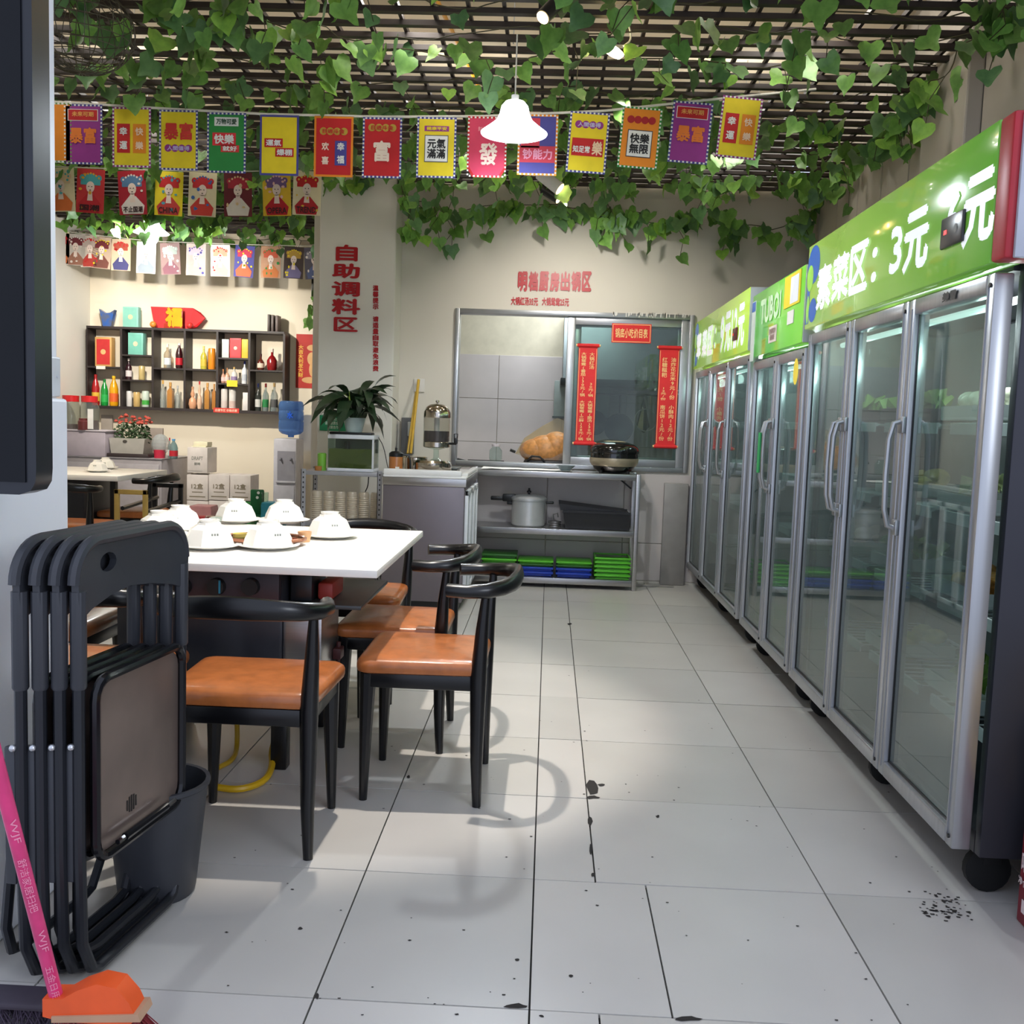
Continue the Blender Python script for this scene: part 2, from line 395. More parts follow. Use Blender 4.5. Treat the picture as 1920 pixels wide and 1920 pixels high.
def scroll(px, tx, label):
    c, w, h = pxbox(*px, Y=YK-.006)
    t = thing('price_scroll', label, 'scroll', (c.x, YK-.006, c.z-h/2), group='red price scrolls on the kitchen window')
    g = G().box(c.x-w/2, YK-.009, c.z-h/2, c.x+w/2, YK-.0035, c.z+h/2)
    ob('paper', g, PAPR, t, sm=0)
    for zz in (c.z+h/2, c.z-h/2):
        rl = ob('roller', G().cyl((c.x-w/2-.012, YK-.012, zz), (c.x+w/2+.012, YK-.012, zz), .014, n=10), PAPR, t)
        for sx in (-1, 1): ob('roller_knob', G().cyl((c.x+sx*(w/2+.012), YK-.012, zz), (c.x+sx*(w/2+.022), YK-.012, zz), .009, n=8), GOLD, rl)
    g = G()
    for sx in (-1, 1): rect(g, (c.x+sx*(w/2-.006), YK-.009, c.z), .003, h-.05, off=.001)
    for (fx, s, za, zb) in tx:
        s = s.replace(' ', '　'); n = len(s)
        write(g, '\n'.join(s), (c.x+fx*w, YK-.009, c.z+h*(za+zb)/2), w*.27, h*abs(za-zb), bold=.012, ls=1.0)
    ob('lettering', g, GOLD, t, sm=0)
scroll((1082, 648, 1117, 832), [(.22, '大锅红汤', .43, .26), (.22, '30元/锅', .12, -.02), (.22, '大锅鸳鸯(菌汤)30元/锅', -.06, -.47), (-.22, '大锅鸳鸯(番茄)30元/锅', .43, -.02), (-.22, '大锅鸳鸯(三鲜)28元/锅', -.06, -.47)], 'red hanging price scroll on the window, the left one, behind the rice cooker')
scroll((1233, 652, 1270, 838), [(.22, '油炸花生米9元/份', .4, -.02), (.22, '小酥肉12元/份', -.08, -.44), (-.22, '红糖糍粑', .4, .2), (-.22, '12元/份', .1, -.03), (-.22, '南瓜饼12元/份', -.08, -.44)], 'red hanging price scroll on the window, the right one, next to the fridges')
c, w, h = pxbox(1147, 607, 1221, 643, Y=YK-.006)
t = thing('price_title', 'red rectangular price list title sticker at the top of the kitchen window', 'sign', (c.x, YK-.006, c.z-h/2))
ob('paper', G().box(c.x-w/2, YK-.008, c.z-h/2, c.x+w/2, YK-.003, c.z+h/2), PAPR, t, sm=0)
g = G()
for sx in (-1, 1): rect(g, (c.x+sx*(w/2-.008), YK-.008, c.z), .004, h-.02)
for sz in (-1, 1): rect(g, (c.x, YK-.008, c.z+sz*(h/2-.008)), w-.016, .004)
write(g, '锅底小吃价目表', (c.x, YK-.008, c.z), w*.82, h*.5, bold=.02)
ob('lettering', g, GOLD, t, sm=0)
# red raised letters
def letters(items, Y, label, name='wall_lettering', d=.008):
    gs = G()
    for s, box, bold in items:
        c, w, h = pxbox(*box, Y=Y)
        a = G(); write(a, s, (c.x, Y, c.z), w, h, bold=bold, off=0)
        gs.add([v for v in a.v], a.f)
    t = thing(name, label, 'lettering', (gs.v[0][0], Y, min(v[2] for v in gs.v)))
    for k, it in enumerate(items):
        s, box, bold = it; c, w, h = pxbox(*box, Y=Y); a = G(); write(a, s, (c.x, Y-d, c.z), w, h, bold=bold, off=0)
        n = len(a.v); b = G(); b.add(a.v, a.f)
        # side walls of the letters
        ec = {}
        for f in a.f:
            for i in range(len(f)):
                e = (f[i], f[(i+1) % len(f)]); ec[tuple(sorted(e))] = ec.get(tuple(sorted(e)), 0)+1
        back = [(v[0], v[1]+d-.0005, v[2]) for v in a.v]; b.add(back, []); b.f += [(e[0], e[1], e[1]+n, e[0]+n) for e, q in ec.items() if q == 1]; b.m = [0]*len(b.f)
        ob('character', b, RED, t, sm=0)
letters([(ch, (x0, y0, x1, y1), .032) for ch, x0, y0, x1, y1 in (('自', 630, 459, 671, 490), ('助', 623, 494, 675, 522), ('调', 622, 528, 675, 556), ('料', 622, 560, 676, 590), ('区', 626, 595, 671, 622))], 7.499, 'five large red raised characters running down the white column')
letters([(ch, (699, 535+i*11.6, 710, 545.5+i*11.6), .04) for i, ch in enumerate('温馨提示') ] + [(ch, (699, 593+i*11.6, 710, 603.5+i*11.6), .04) for i, ch in enumerate('请适量自取避免浪费')], 7.499, 'narrow line of small red characters on the right of the column', d=.004)
letters([(ch, (971+i*20, 509, 989+i*20, 547), .05) for i, ch in enumerate('明档厨房出锅区')], YK-.001, 'large red raised heading above the kitchen window')
letters([(s, b, .04) for s, b in (('大锅红汤35元', (958, 557, 1009, 573)), ('大锅鸳鸯25元', (1016, 558, 1067, 574)))], YK-.001, 'small red price line under the heading above the kitchen window', d=.004)

# ---------------------------------------------------------------- kitchen behind the hatch
YKB = 9.7
kb = struct('wall_kitchen_rear', G().box(-1.75, YKB, 0, XR, YKB+.1, 3.0), mat('kitchen_plaster', (196, 188, 168), .8))
KT = mat('kitchen_tile', (190, 182, 180), .25, var=.05, scale=3)
for i in range(6):
    for j in range(3):
        xa = -1.75+i*.62; za = .62+j*.42-.02
        struct('wall_tile', G().box(xa+.002, YKB-.012, za+.002, min(xa+.62, XR)-.002, YKB, za+.418, b=.002), KT, 0, kb)
struct('wall_kitchen_side', G().box(XR, YK+.12, 0, XR+.1, YKB, 3.0), M((150, 156, 156)))
struct('ceiling_kitchen', G().box(-1.75, YK, 3.0, XR, YKB+.1, 3.1), WALL)
one('kitchen_worktop', G().box(-1.7, YK+.15, .80, XR-.05, YK+.62, .86, b=.006), STEEL, 'steel kitchen worktop just inside the serving window', 'worktop')
t = thing('extractor_hood', 'dark steel extractor hood behind the window glass', 'extractor hood', (.8, 9.3, 1.6))
ob('hood_body', G().add([(.1, 8.9, 1.62), (1.7, 8.9, 1.62), (1.7, 9.65, 1.62), (.1, 9.65, 1.62), (.1, 9.2, 2.25), (1.7, 9.2, 2.25), (1.7, 9.65, 2.25), (.1, 9.65, 2.25)], [(0, 1, 2, 3), (4, 5, 6, 7), (0, 1, 5, 4), (1, 2, 6, 5), (2, 3, 7, 6), (3, 0, 4, 7)]), mat('hood_steel', (84, 92, 94), .4, .6), t)
ob('hood_rim', G().box(.08, 8.88, 1.56, 1.72, 9.66, 1.63, b=.01), M((52, 58, 60), .4, .5), t)
# utensils hanging on a rail
rail = thing('utensil_rail', 'steel rail under the hood from which kitchen tools hang', 'rail', (.8, 9.05, 1.5))
ob('bar', G().cyl((.2, 9.05, 1.5), (1.6, 9.05, 1.5), .008, n=8), STEELD, rail)
def wok(x, z, r, label):
    t = thing('hanging_pan', label, 'pan', (x, 9.02, z-r), group='tools hanging on the kitchen rail')
    R = Matrix.Rotation(math.radians(88), 3, 'X')
    ob('pan_bowl', G().lathe([(.001, -.05), (r*.6, -.045), (r, 0), (r*.97, 0), (r*.58, -.036), (.001, -.042)], (x, 9.02, z), 20, R=R), M((46, 52, 54), .4, .4), t)
    ob('handle', G().cyl((x, 9.02, z+r), (x, 9.05, 1.5), .008, n=8), BLKM, t)
wok(.40, 1.24, .11, 'dark round frying pan hanging left behind the window glass')
wok(.62, 1.20, .13, 'larger grey pan hanging in the middle behind the window glass')
t = thing('strainer', 'wire strainer hanging behind the window glass near the right scroll', 'strainer', (.86, 9.02, 1.2))
ob('basket_rim', G().tube([(.86+.1*cos(a), 9.02, 1.28+.1*sin(a)) for a in [2*pi*i/16 for i in range(16)]], .005, 6, closed=True), STEEL, t)
ob('handle', G().cyl((.86, 9.02, 1.38), (.86, 9.05, 1.5), .006, n=6), STEEL, t)
t = thing('oven_cloth', 'dark striped cloth folded to a point hanging behind the glass', 'cloth', (.8, 9.03, 1.0))
g = G(); a = at(1207, 745, Y=9.03); b = at(1193, 800, Y=9.03); c_ = at(1218, 800, Y=9.03); d = at(1207, 812, Y=9.03)
g.poly([a, c_, d, b], (0, .03, 0)); ob('cloth_body', g, M((62, 54, 48), .8), t); ob('loop', G().cyl(a+Vector((0,.01,0)), (a.x, 9.05, 1.5), .003, n=5), BLKM, t)
g = G(); g.poly([a.lerp(b, .3)+Vector((0.01, -.003, 0)), a.lerp(c_, .4)+Vector((-.02, -.003, 0)), d+Vector((-.01, -.003, 0.02)), b+Vector((.01, -.003, 0))], (0, -.001, 0)); ob('stripe', g, M((176, 160, 128), .8), t)
t = thing('wall_cabinet', 'pale glass-fronted cabinet at the right edge of the open hatch', 'cabinet', (.2, 9.5, 1.3))
ob('cabinet_body', G().box(.03, 9.35, 1.28, .55, 9.68, 1.62, b=.01), M((150, 162, 160), .3), t)
ob('shelf_edge', G().box(.02, 9.33, 1.27, .56, 9.36, 1.29), M((70, 78, 80)), t)
# objects on the hatch sill
zc = .865
t = thing('noodle_bag', 'clear plastic bag of orange noodles lying on the kitchen worktop', 'bag', (-.02, 8.12, .93))
NM = mat('orange_noodles', (216, 150, 84), .45, var=.2, scale=30, bump=.5)
g = G().ball((-.08, 8.12, 1.0), .12, 12, sx=1.35, sz=.85); g.ball((.06, 8.12, 1.04), .12, 12, sx=1.1); g.ball((-.02, 8.12, 1.0), .13, 12, sx=1.3)
ob('noodles', g, NM, t)
PLAST = glass('thin_plastic', (250, 236, 205), .15, 1.35, haze=.3)
g = G().add([(-.27, 8.05, .97), (-.1, 8.0, .93), (.14, 8.0, .93), (.2, 8.1, 1.0), (.2, 8.12, 1.22), (.06, 8.1, 1.27), (-.06, 8.1, 1.2), (-.2, 8.08, 1.1), (-.1, 8.22, 1.0), (.15, 8.22, 1.1)], [(0, 1, 7), (1, 6, 7), (1, 2, 6), (2, 5, 6), (2, 3, 5), (3, 4, 5), (0, 7, 8), (7, 6, 8), (6, 5, 9, 8), (5, 4, 9), (4, 3, 9)])
ob('plastic_film', g, PLAST, t, sm=60)
ob('knot', G().cyl((-.31, 8.04, 1.0), (-.27, 8.05, .985), .012, n=8), BLKM, t)
t = thing('black_basin', 'flat black basin under the orange noodle bag', 'basin', (-.03, 8.12, .86))
ob('basin_body', G().box(-.2, 7.97, .862, .17, 8.25, .93, b=.02), BLKM, t)
ob('basin_handle', G().tube([(-.17, 7.96, .92), (-.13, 7.95, .96), (-.07, 7.95, .955), (-.03, 7.96, .92)], .008, 8), BLKM, t)
c = at(929, 862, Y=8.1)
t = thing('glass_jar', 'empty clear glass jar standing on the black tray in the hatch', 'jar', (c.x, 8.1, .905))
ob('jar_body', G().lathe([(.001, 0), (.045, 0), (.052, .02), (.052, .085), (.03, .11), (.03, .12)], (c.x, 8.1, .905), 16), GLASS, t)
ob('lid', G().lathe([(.032, 0), (.034, .018), (.001, .02)], (c.x, 8.1, 1.022), 16), M((215, 205, 210), .3), t)
c2 = at(905, 860, Y=8.1)
t = thing('flat_pan', 'flat black griddle pan with handle lying in the hatch opening', 'pan', (c2.x, 8.1, .87))
ob('pan_body', G().box(c2.x-.13, 7.98, .872, c2.x+.17, 8.22, .892, b=.006).box(c2.x-.13, 7.98, .89, c2.x+.17, 7.99, .905).box(c2.x-.13, 8.21, .89, c2.x+.17, 8.22, .905), M((58, 44, 42), .4), t)
ob('handle', G().tube([(c2.x-.12, 8.05, .895), (c2.x-.2, 8.0, .91), (c2.x-.28, 7.97, .915)], [.008, .014, .012], 8), BLKM, t)
# ================================================================ FRIDGES
XF = 1.10
FGR = mat('fridge_body_dark', (56, 56, 64), .4, .4, var=.08, scale=2)
FIN = mat('fridge_liner', (104, 110, 112), .5, var=.05)
FALU = mat('door_aluminium', (178, 180, 184), .3, .75, var=.05, scale=3, stretch=(20, 20, .4))
GRAD = {}
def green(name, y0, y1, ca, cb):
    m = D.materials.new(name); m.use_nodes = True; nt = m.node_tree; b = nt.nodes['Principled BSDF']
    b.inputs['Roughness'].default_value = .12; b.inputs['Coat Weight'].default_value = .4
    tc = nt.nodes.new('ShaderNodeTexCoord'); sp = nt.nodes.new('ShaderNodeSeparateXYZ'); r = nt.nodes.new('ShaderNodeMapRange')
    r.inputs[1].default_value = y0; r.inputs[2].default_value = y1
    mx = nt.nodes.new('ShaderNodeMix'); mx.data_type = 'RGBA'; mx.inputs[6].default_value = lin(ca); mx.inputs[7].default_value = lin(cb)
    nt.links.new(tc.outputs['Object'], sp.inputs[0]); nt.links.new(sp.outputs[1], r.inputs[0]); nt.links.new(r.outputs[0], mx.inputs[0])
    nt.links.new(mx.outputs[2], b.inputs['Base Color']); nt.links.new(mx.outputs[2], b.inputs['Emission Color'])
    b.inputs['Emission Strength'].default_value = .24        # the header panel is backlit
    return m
WPRINT = mat('white_print', (236, 240, 244), .3, em=.3, var=.01)
BPRINT = mat('blue_print', (30, 92, 178), .35, em=.12)
def fridge(y0, y1, n, zt, label, panel, hy0=None, hin=0.0, ztop=None):
    t = thing('display_fridge', label, 'fridge', (1.42, (y0+y1)/2, 0), group='glass door display fridges along the right wall')
    zb, dt = .15, ztop or 1.65; XB = XF+.62
    g = G()
    g.box(XF+.075, y0+.005, .13, XB, y0+.04, zt-.01, b=.004); g.box(XF+.075, y1-.04, .13, XB, y1-.005, zt-.01, b=.004)
    g.box(XB-.04, y0+.04, .13, XB, y1-.04, zt-.01); g.box(XF+.075, y0+.04, .13, XB-.04, y1-.04, .19); g.box(XF+.06, y0+.04, dt+.01, XB-.04, y1-.04, zt-.01)
    ob('cabinet', g, FGR, t)
    g = G(); g.box(XB-.055, y0+.045, .19, XB-.042, y1-.045, dt); g.box(XF+.08, y0+.042, .19, XB-.05, y0+.05, dt); g.box(XF+.08, y1-.05, .19, XB-.05, y1-.042, dt)
    ob('liner', g, FIN, t)
    dw = (y1-y0)/n
    for i in range(n):
        a, b = y0+i*dw+.004, y0+(i+1)*dw-.004; fw = .048
        g = G(); 
        g.box(XF, a, zb, XF+.05, a+fw, dt, b=.006); g.box(XF, b-fw, zb, XF+.05, b, dt, b=.006)
        g.box(XF, a+fw, zb, XF+.05, b-fw, zb+fw, b=.006); g.box(XF, a+fw, dt-fw, XF+.05, b-fw, dt, b=.006)
        for (p, q) in ((a+fw*.62, a+fw*.7), (b-fw*.7, b-fw*.62)): g.box(XF-.003, p, zb+.03, XF, q, dt-.03)
        dr = ob('door', g, FALU, t)
        ob('pane', G().box(XF+.018, a+fw-.004, zb+fw-.004, XF+.024, b-fw+.004, dt-fw+.004), FGLASS, dr)
        g = G(); g.box(XF+.015, a+fw, zb+fw, XF+.02, a+fw+.006, dt-fw).box(XF+.015, b-fw-.006, zb+fw, XF+.02, b-fw, dt-fw).box(XF+.015, a+fw, zb+fw, XF+.02, b-fw, zb+fw+.006)
        ob('gasket', g, BLKM, dr)
        for zz in (zb+.03, dt-.03): ob('screw', G().cyl((XF+.01, a+.02, zz), (XF-.004, a+.02, zz), .006, n=8), BLKM, dr)
        g = G()
        hs = a+.02 if i < n-1 or n == 2 and i else None
        hy = a+.024 if i == n-1 else b-.024
        z1, z2 = 1.28, .94
        g.tube([(XF, hy, z1), (XF-.03, hy, z1-.01), (XF-.042, hy, z1-.06), (XF-.045, hy, (z1+z2)/2), (XF-.042, hy, z2+.06), (XF-.03, hy, z2+.01), (XF, hy, z2)], .009, 8)
        g.box(XF-.012, hy-.02, z1-.04, XF, hy+.02, z1+.012, b=.004); g.box(XF-.012, hy-.02, z2-.02, XF, hy+.02, z2+.03, b=.004)
        ob('handle', g, ALU, dr)
        # wire shelves in this bay
        for zs in (.42, .73, 1.0, 1.27):
            g = G()
            g.cyl((XF+.14, a+.05, zs), (XF+.14, b-.05, zs), .007, n=6); g.cyl((XB-.09, a+.05, zs), (XB-.09, b-.05, zs), .006, n=6)
            g.box(XF+.132, a+.05, zs-.028, XF+.137, b-.05, zs+.006)
            for k in range(9):
                yy = a+.06+(b-a-.12)*k/8; g.cyl((XF+.14, yy, zs), (XB-.09, yy, zs), .003, n=4)
            ob('wire_shelf', g, M((228, 232, 236), .35, .2), t)
    # header
    hp = G().box(XF+.012-.03, y0+.002, dt+.02, XF+.06, y1, zt, b=.004)
    header = ob('header_panel', hp, panel, t)
    if y0 < 3:
        ob('header_end', G().box(XF-.018, y0-.08, dt+.02, XF+.10, y0+.001, zt, b=.01), M((176, 28, 44), .4), t, label='red end cap of the header')
        ob('header_cheek', G().box(XF+.0, y0-.095, dt+.02, XF+.13, y0-.081, zt-.002, b=.004).box(XF+.1, y0-.09, dt+.02, XF+.6, y0-.002, zt-.01), M((188, 192, 204), .35, .2), t)
    else:
        ob('header_cheek', G().box(XF-.016, y0-.012, dt+.02, XF+.1, y0-.001, zt-.002, b=.003), M((186, 190, 192), .35, .2), t)
    for (yy) in (y0+.12, y1-.12) if n == 2 else (y0+.10, (y0+y1)/2, y1-.10):
        for xx in (XF+.14, XB-.1):
            g = G().lathe([(.001, -.018), (.045, -.018), (.062, -.012), (.062, .012), (.045, .018), (.001, .018)], (xx, yy, .0625), 18, R=Matrix.Rotation(pi/2, 3, 'X'))
            g.box(xx-.02, yy-.024, .08, xx+.03, yy+.024, .13, b=.004)
            ob('caster', g, BLKR, t)
    for i in range(n): lamp('fridge_light', 'POINT', (XF+.13, y0+(i+.5)*dw, dt-.09), 2.8, (.84, .97, .94), .03)
    ob('light_tube', G().cyl((XF+.12, y0+.1, dt-.05), (XF+.12, y1-.1, dt-.05), .011, n=8), mat('fridge_tube', (230, 244, 240), em=1.6), t)
    return t, header
DT1 = 1.655
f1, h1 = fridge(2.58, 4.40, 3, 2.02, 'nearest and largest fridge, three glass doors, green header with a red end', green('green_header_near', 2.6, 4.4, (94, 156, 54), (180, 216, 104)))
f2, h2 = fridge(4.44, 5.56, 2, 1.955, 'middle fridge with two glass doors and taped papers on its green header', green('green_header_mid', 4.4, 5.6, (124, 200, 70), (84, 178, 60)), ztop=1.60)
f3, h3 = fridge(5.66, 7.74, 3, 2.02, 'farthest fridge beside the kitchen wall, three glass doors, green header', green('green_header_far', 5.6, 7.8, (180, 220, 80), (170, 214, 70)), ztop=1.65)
XH = XF-.018
def hdr(items, parent, m, name='character', bold=.05):
    for s, bx in items:
        g = G()
        if len(bx) == 4 and bx[0] > 20:      # photo box on the header plane
            a = at(bx[0], (bx[1]+bx[3])/2, X=XH); b = at(bx[2], (bx[1]+bx[3])/2, X=XH)
            t_ = at((bx[0]+bx[2])/2, bx[1], X=XH); u = at((bx[0]+bx[2])/2, bx[3], X=XH)
            c = Vector((XH, (a.y+b.y)/2, (t_.z+u.z)/2)); w = abs(a.y-b.y); h = abs(t_.z-u.z)*(1-.5*(bx[2]-bx[0])/(bx[3]-bx[1]))
        else: c = Vector((XH, bx[0], bx[1])); w, h = bx[2], bx[3]
        write(g, s, c, w, h, FL, bold=bold, off=.003)
        ob(name, g, m, parent, sm=0)
# lettering boxes: (y centre, z centre, width along y, height)
hdr([(q, bb) for q, bb in (('素', (1533, 489, 1560, 585)), ('菜', (1562, 468, 1593, 570)), ('区', (1595, 447, 1629, 557)), ('：', (1636, 462, 1646, 531)), ('3', (1671, 419, 1693, 517)), ('元', (1697, 382, 1743, 518)), ('6', (1776, 352, 1805, 468)), ('元', (1809, 308, 1868, 471)))], h1, WPRINT, bold=.04)
hdr([('荤', (7.5, 1.83, .22, .2)), ('菜', (7.23, 1.83, .22, .2)), ('区', (6.98, 1.83, .22, .2)), ('：', (6.78, 1.83, .05, .14)), ('9', (6.5, 1.83, .13, .24)), ('元', (6.3, 1.83, .2, .25)), ('12', (6.08, 1.83, .18, .24)), ('元', (5.86, 1.83, .2, .25))], h3, WPRINT, bold=.045)
hdr([('TUBOI', (5.1, 1.84, .46, .13))], h2, M((206, 232, 190)), bold=.05)
for hh, y0 in ((h1, 4.40), (h3, 7.74)):
    g = G()
    disc(g, (XH, y0-.10, 1.93), .095, .08, FL, off=.0015); rect(g, (XH, y0-.035, 1.83), .05, .28, FL, off=.0013)
    disc(g, (XH, y0-.12, 1.74), .06, .05, FL, off=.0015)
    ob('blue_swirl', g, BPRINT, hh, sm=0)
    g = G(); disc(g, (XH, y0-.055, 1.88), .05, .055, FL, off=.002); disc(g, (XH, y0-.04, 1.75), .022, .06, FL, off=.002)
    ob('green_swirl', g, M((150, 214, 74), .3, em=.1), hh, sm=0)
# thermostat displays
def thermo(y, z, w, h, par, c):
    o = ob('thermostat', G().box(XH-.012, y-w/2, z-h/2, XH-.001, y+w/2, z+h/2, b=.008), M(c, .3), par)
    g = G(); disc(g, (XH-.012, y-w*.22, z), .012, .012, FL, off=.001); ob('knob', g, BLKM, o, sm=0)
    g = G(); rect(g, (XH-.012, y+w*.25, z), .02, .012, FL, off=.001); ob('red_display', g, mat('led_red', (230, 40, 40), em=1.5), o, sm=0)
thermo(2.815, 1.795, .15, .085, h1, (38, 38, 44)); thermo(6.02, 1.79, .12, .075, h3, (96, 34, 36))
# papers taped on the middle header
g = G().box(XH-.004, 5.46, 1.60, XH-.001, 5.55, 1.92); 
o = ob('paper_strip', g, M((214, 222, 214)), h2, sm=0); g = G(); rect(g, (XH-.004, 5.505, 1.89), .085, .05, FL); ob('blue_heading', g, BPRINT, o, sm=0)
o = ob('yellow_notice', G().box(XH-.005, 4.50, 1.80, XH-.001, 4.80, 1.945), M((240, 214, 50)), h2, sm=0)
g = G(); rect(g, (XH-.005, 4.60, 1.87), .15, .12, FL); ob('white_page', g, M((232, 234, 240)), o, sm=0)
ob('small_label', G().box(XH-.004, 4.6, 1.72, XH-.001, 4.72, 1.78), M((232, 226, 220)), h2, sm=0)
o = ob('small_label', G().box(XH-.004, 4.93, 1.665, XH-.001, 5.1, 1.745), M((222, 206, 196)), h2, sm=0)
g = G(); write(g, '变频风冷\n保鲜柜', (XH-.004, 5.015, 1.705), .14, .06, FL, bold=.01); ob('lettering', g, M((150, 120, 110)), o, sm=0)
g = G(); disc(g, (XF-.002, 4.57, 1.50), .045, .06, FL, off=.002); one('round_sticker', g, M((244, 216, 70)), 'yellow round sticker on the middle fridge door', 'sticker', sm=0)
o = one('green_strip_label', G().box(XF-.056, 5.0, 1.02, XF-.05, 5.045, 1.22), M((44, 160, 90)), 'green paper label wrapped on the middle fridge handle', 'label', sm=0)
# maker badge on the near door
g = G(); write(g, '美雪', (XF-.002, 2.86, 1.625), .1, .028, FL, bold=.04, off=.002); ob('badge', g, BLKM, f1, sm=0)
# vegetables on the shelves
def heap(y, z, kind, label, r=.11):
    cat = 'vegetables'
    t = thing('vegetable_tray', label, 'food tray', (XF+.27, y, z), group='vegetable trays inside the fridges')
    yw = .19 if y < 3.1 else .13; tr = G().box(-.12, -yw, 0, .12, yw, .012, b=.004)
    for (a, b, c_, d_) in ((-.12, -yw, -.11, yw), (.11, -yw, .12, yw)): tr.box(a, b, .01, c_, d_, .045)
    for (a, b, c_, d_) in ((-.11, -yw, .11, -yw+.01), (-.11, yw-.01, .11, yw)): tr.box(a, b, .01, c_, d_, .045)
    ob('tray', tr, M((220, 224, 224), .4) if kind != 'dark' else BLKM, t, world=False)
    cols = {'white': (232, 232, 206), 'leaf': (128, 170, 62), 'yellow': (230, 208, 90), 'orange': (232, 170, 84), 'dark': (146, 180, 92), 'pale': (196, 206, 150), 'brown': (150, 120, 80)}
    n = 18 if yw > .15 else 12; rnd = random.Random(int(y*1000+z*100)); g = G()
    for i in range(n):
        cx, cy, cz = rnd.uniform(-.08, .08), rnd.uniform(-yw+.04, yw-.04), .03+rnd.uniform(0, .05)
        if kind in ('leaf', 'dark', 'pale'):
            a = rnd.uniform(0, 6); w = rnd.uniform(.03, .05)
            g.add([(cx, cy, cz-.01), (cx+w*cos(a), cy+w*sin(a), cz+.03), (cx+w*1.4*cos(a+.5), cy+w*1.4*sin(a+.5), cz+.01), (cx+w*cos(a+1.1), cy+w*sin(a+1.1), cz+.04), (cx+.01, cy+.01, cz+.05)], [(0, 1, 4), (0, 2, 1), (0, 3, 2), (0, 4, 3), (1, 2, 3, 4)])
        else: g.ball((cx, cy, cz), rnd.uniform(.02, .036), 7, sz=rnd.uniform(.6, 1), sx=rnd.uniform(.8, 1.5))
    setp(ob('produce', g, mat('produce_'+kind, cols[kind], .5, var=.2, scale=40, bump=.4), t, world=False), kind='stuff')
for (y, z, k, lb) in ((3.07, 1.285, 'white', 'top shelf tray of pale white vegetables in the nearest fridge door'), (3.05, 1.015, 'pale', 'second shelf tray of leafy cabbage in the nearest fridge door'), (3.05, .745, 'orange', 'third shelf tray of orange slices in the nearest fridge door'), (3.05, .435, 'leaf', 'lowest tray of green leaves in the nearest fridge door'),
                   (3.72, 1.285, 'dark', 'black tray with small green vegetables behind the middle door of the near fridge'), (3.72, 1.015, 'yellow', 'yellow vegetable tray behind the middle door of the near fridge'), (3.72, .745, 'leaf', 'leafy green tray behind the middle door of the near fridge'), (3.72, .435, 'yellow', 'lowest yellow tray behind the middle door of the near fridge'),
                   (4.22, 1.285, 'dark', 'black tray behind the far door of the near fridge, top shelf'), (4.22, .745, 'brown', 'brown mushroom tray behind the far door of the near fridge'), (4.9, 1.015, 'white', 'white tofu tray in the two door fridge'), (4.9, .745, 'white', 'white radish tray low in the two door fridge'), (6.0, 1.27, 'brown', 'meat tray on the top shelf of the farthest fridge'), (6.0, .745, 'yellow', 'yellow food tray low in the farthest fridge')):
    heap(y, z, k, lb)
# ================================================================ CHAIRS
def dining_chair(label):
    t = thing('dining_chair', label, 'chair', group='black horn back chairs around the near table')
    for sx in (-1, 1):
        ob('leg', G().tube([(sx*.19, .175, 0), (sx*.186, .172, .2), (sx*.182, .168, .42)], [.013, .02, .028], 10), BLK, t)
        ob('leg', G().tube([(sx*.205, -.195, 0), (sx*.2, -.19, .15), (sx*.2, -.188, .42), (sx*.208, -.196, .58), (sx*.213, -.205, .69)], [.014, .02, .027, .02, .013], 12), BLK, t)
    g = G(); g.box(-.2, .15, .375, .2, .19, .425, b=.006); g.box(-.2, -.2, .375, .2, -.17, .425, b=.006); g.box(-.205, -.18, .375, -.17, .17, .425, b=.006); g.box(.17, -.18, .375, .205, .17, .425, b=.006)
    ob('seat_frame', g, BLK, t)
    g = G(); n = 6
    def ring(ins, z):
        w2, d2, r = .215-ins, .205-ins, max(.045-ins*.6, .01); o = []
        for cx, cy, a0 in ((w2-r, d2-r, 0), (-w2+r, d2-r, pi/2), (-w2+r, -d2+r, pi), (w2-r, -d2+r, 1.5*pi)):
            for i in range(n): a = a0+pi/2*i/(n-1); o.append(((cx+r*cos(a))*(1+.06*(cy > 0)), cy+r*sin(a), z))
        return o
    R_ = [ring(.012, .423), ring(.003, .428), ring(0, .438), ring(0, .452), ring(.004, .462), ring(.014, .469), ring(.035, .473), ring(.09, .477), ring(.16, .479)]
    m_ = 4*n
    for q in R_: g.v += q
    g.f = [(i*m_+j, i*m_+(j+1) % m_, (i+1)*m_+(j+1) % m_, (i+1)*m_+j) for i in range(len(R_)-1) for j in range(m_)]+[tuple(range(m_))[::-1], tuple(range((len(R_)-1)*m_, len(R_)*m_))]; g.m = [0]*len(g.f)
    ob('seat', g, LEATH, t)
    pts, rr, zs = [], [], []
    P = [(-.222, -.085, .702, .022, 1), (-.238, -.145, .702, .022, 1), (-.228, -.205, .705, .022, 1.1), (-.19, -.256, .711, .021, 1.25), (-.135, -.284, .717, .019, 1.5), (-.068, -.297, .721, .018, 1.75), (0, -.3, .723, .018, 1.8)]
    P = P+[(-a, b, c, d, e) for a, b, c, d, e in P[-2::-1]]
    ob('backrest', G().tube([p[:3] for p in P], [p[3] for p in P], 12, zs=[p[4] for p in P]), BLK, t)
    return t
ch = dining_chair('dining chair with its back to the camera, closest one, right of the folded chairs')
ch.location = (-.835, 2.86, 0)
dup(ch, (-.385, 3.305, 0), pi/2, 'dining chair at the table end standing farthest out in the aisle')
dup(ch, (-.56, 3.80, 0), pi/2, 'dining chair facing left, just behind the one farthest out in the aisle')
dup(ch, (-.84, 4.37, 0), pi, 'dining chair on the far side of the near table, facing the camera')
dup(ch, (-1.36, 2.95, 0), 0, 'dining chair mostly hidden behind the folded chairs, left of the nearest one')
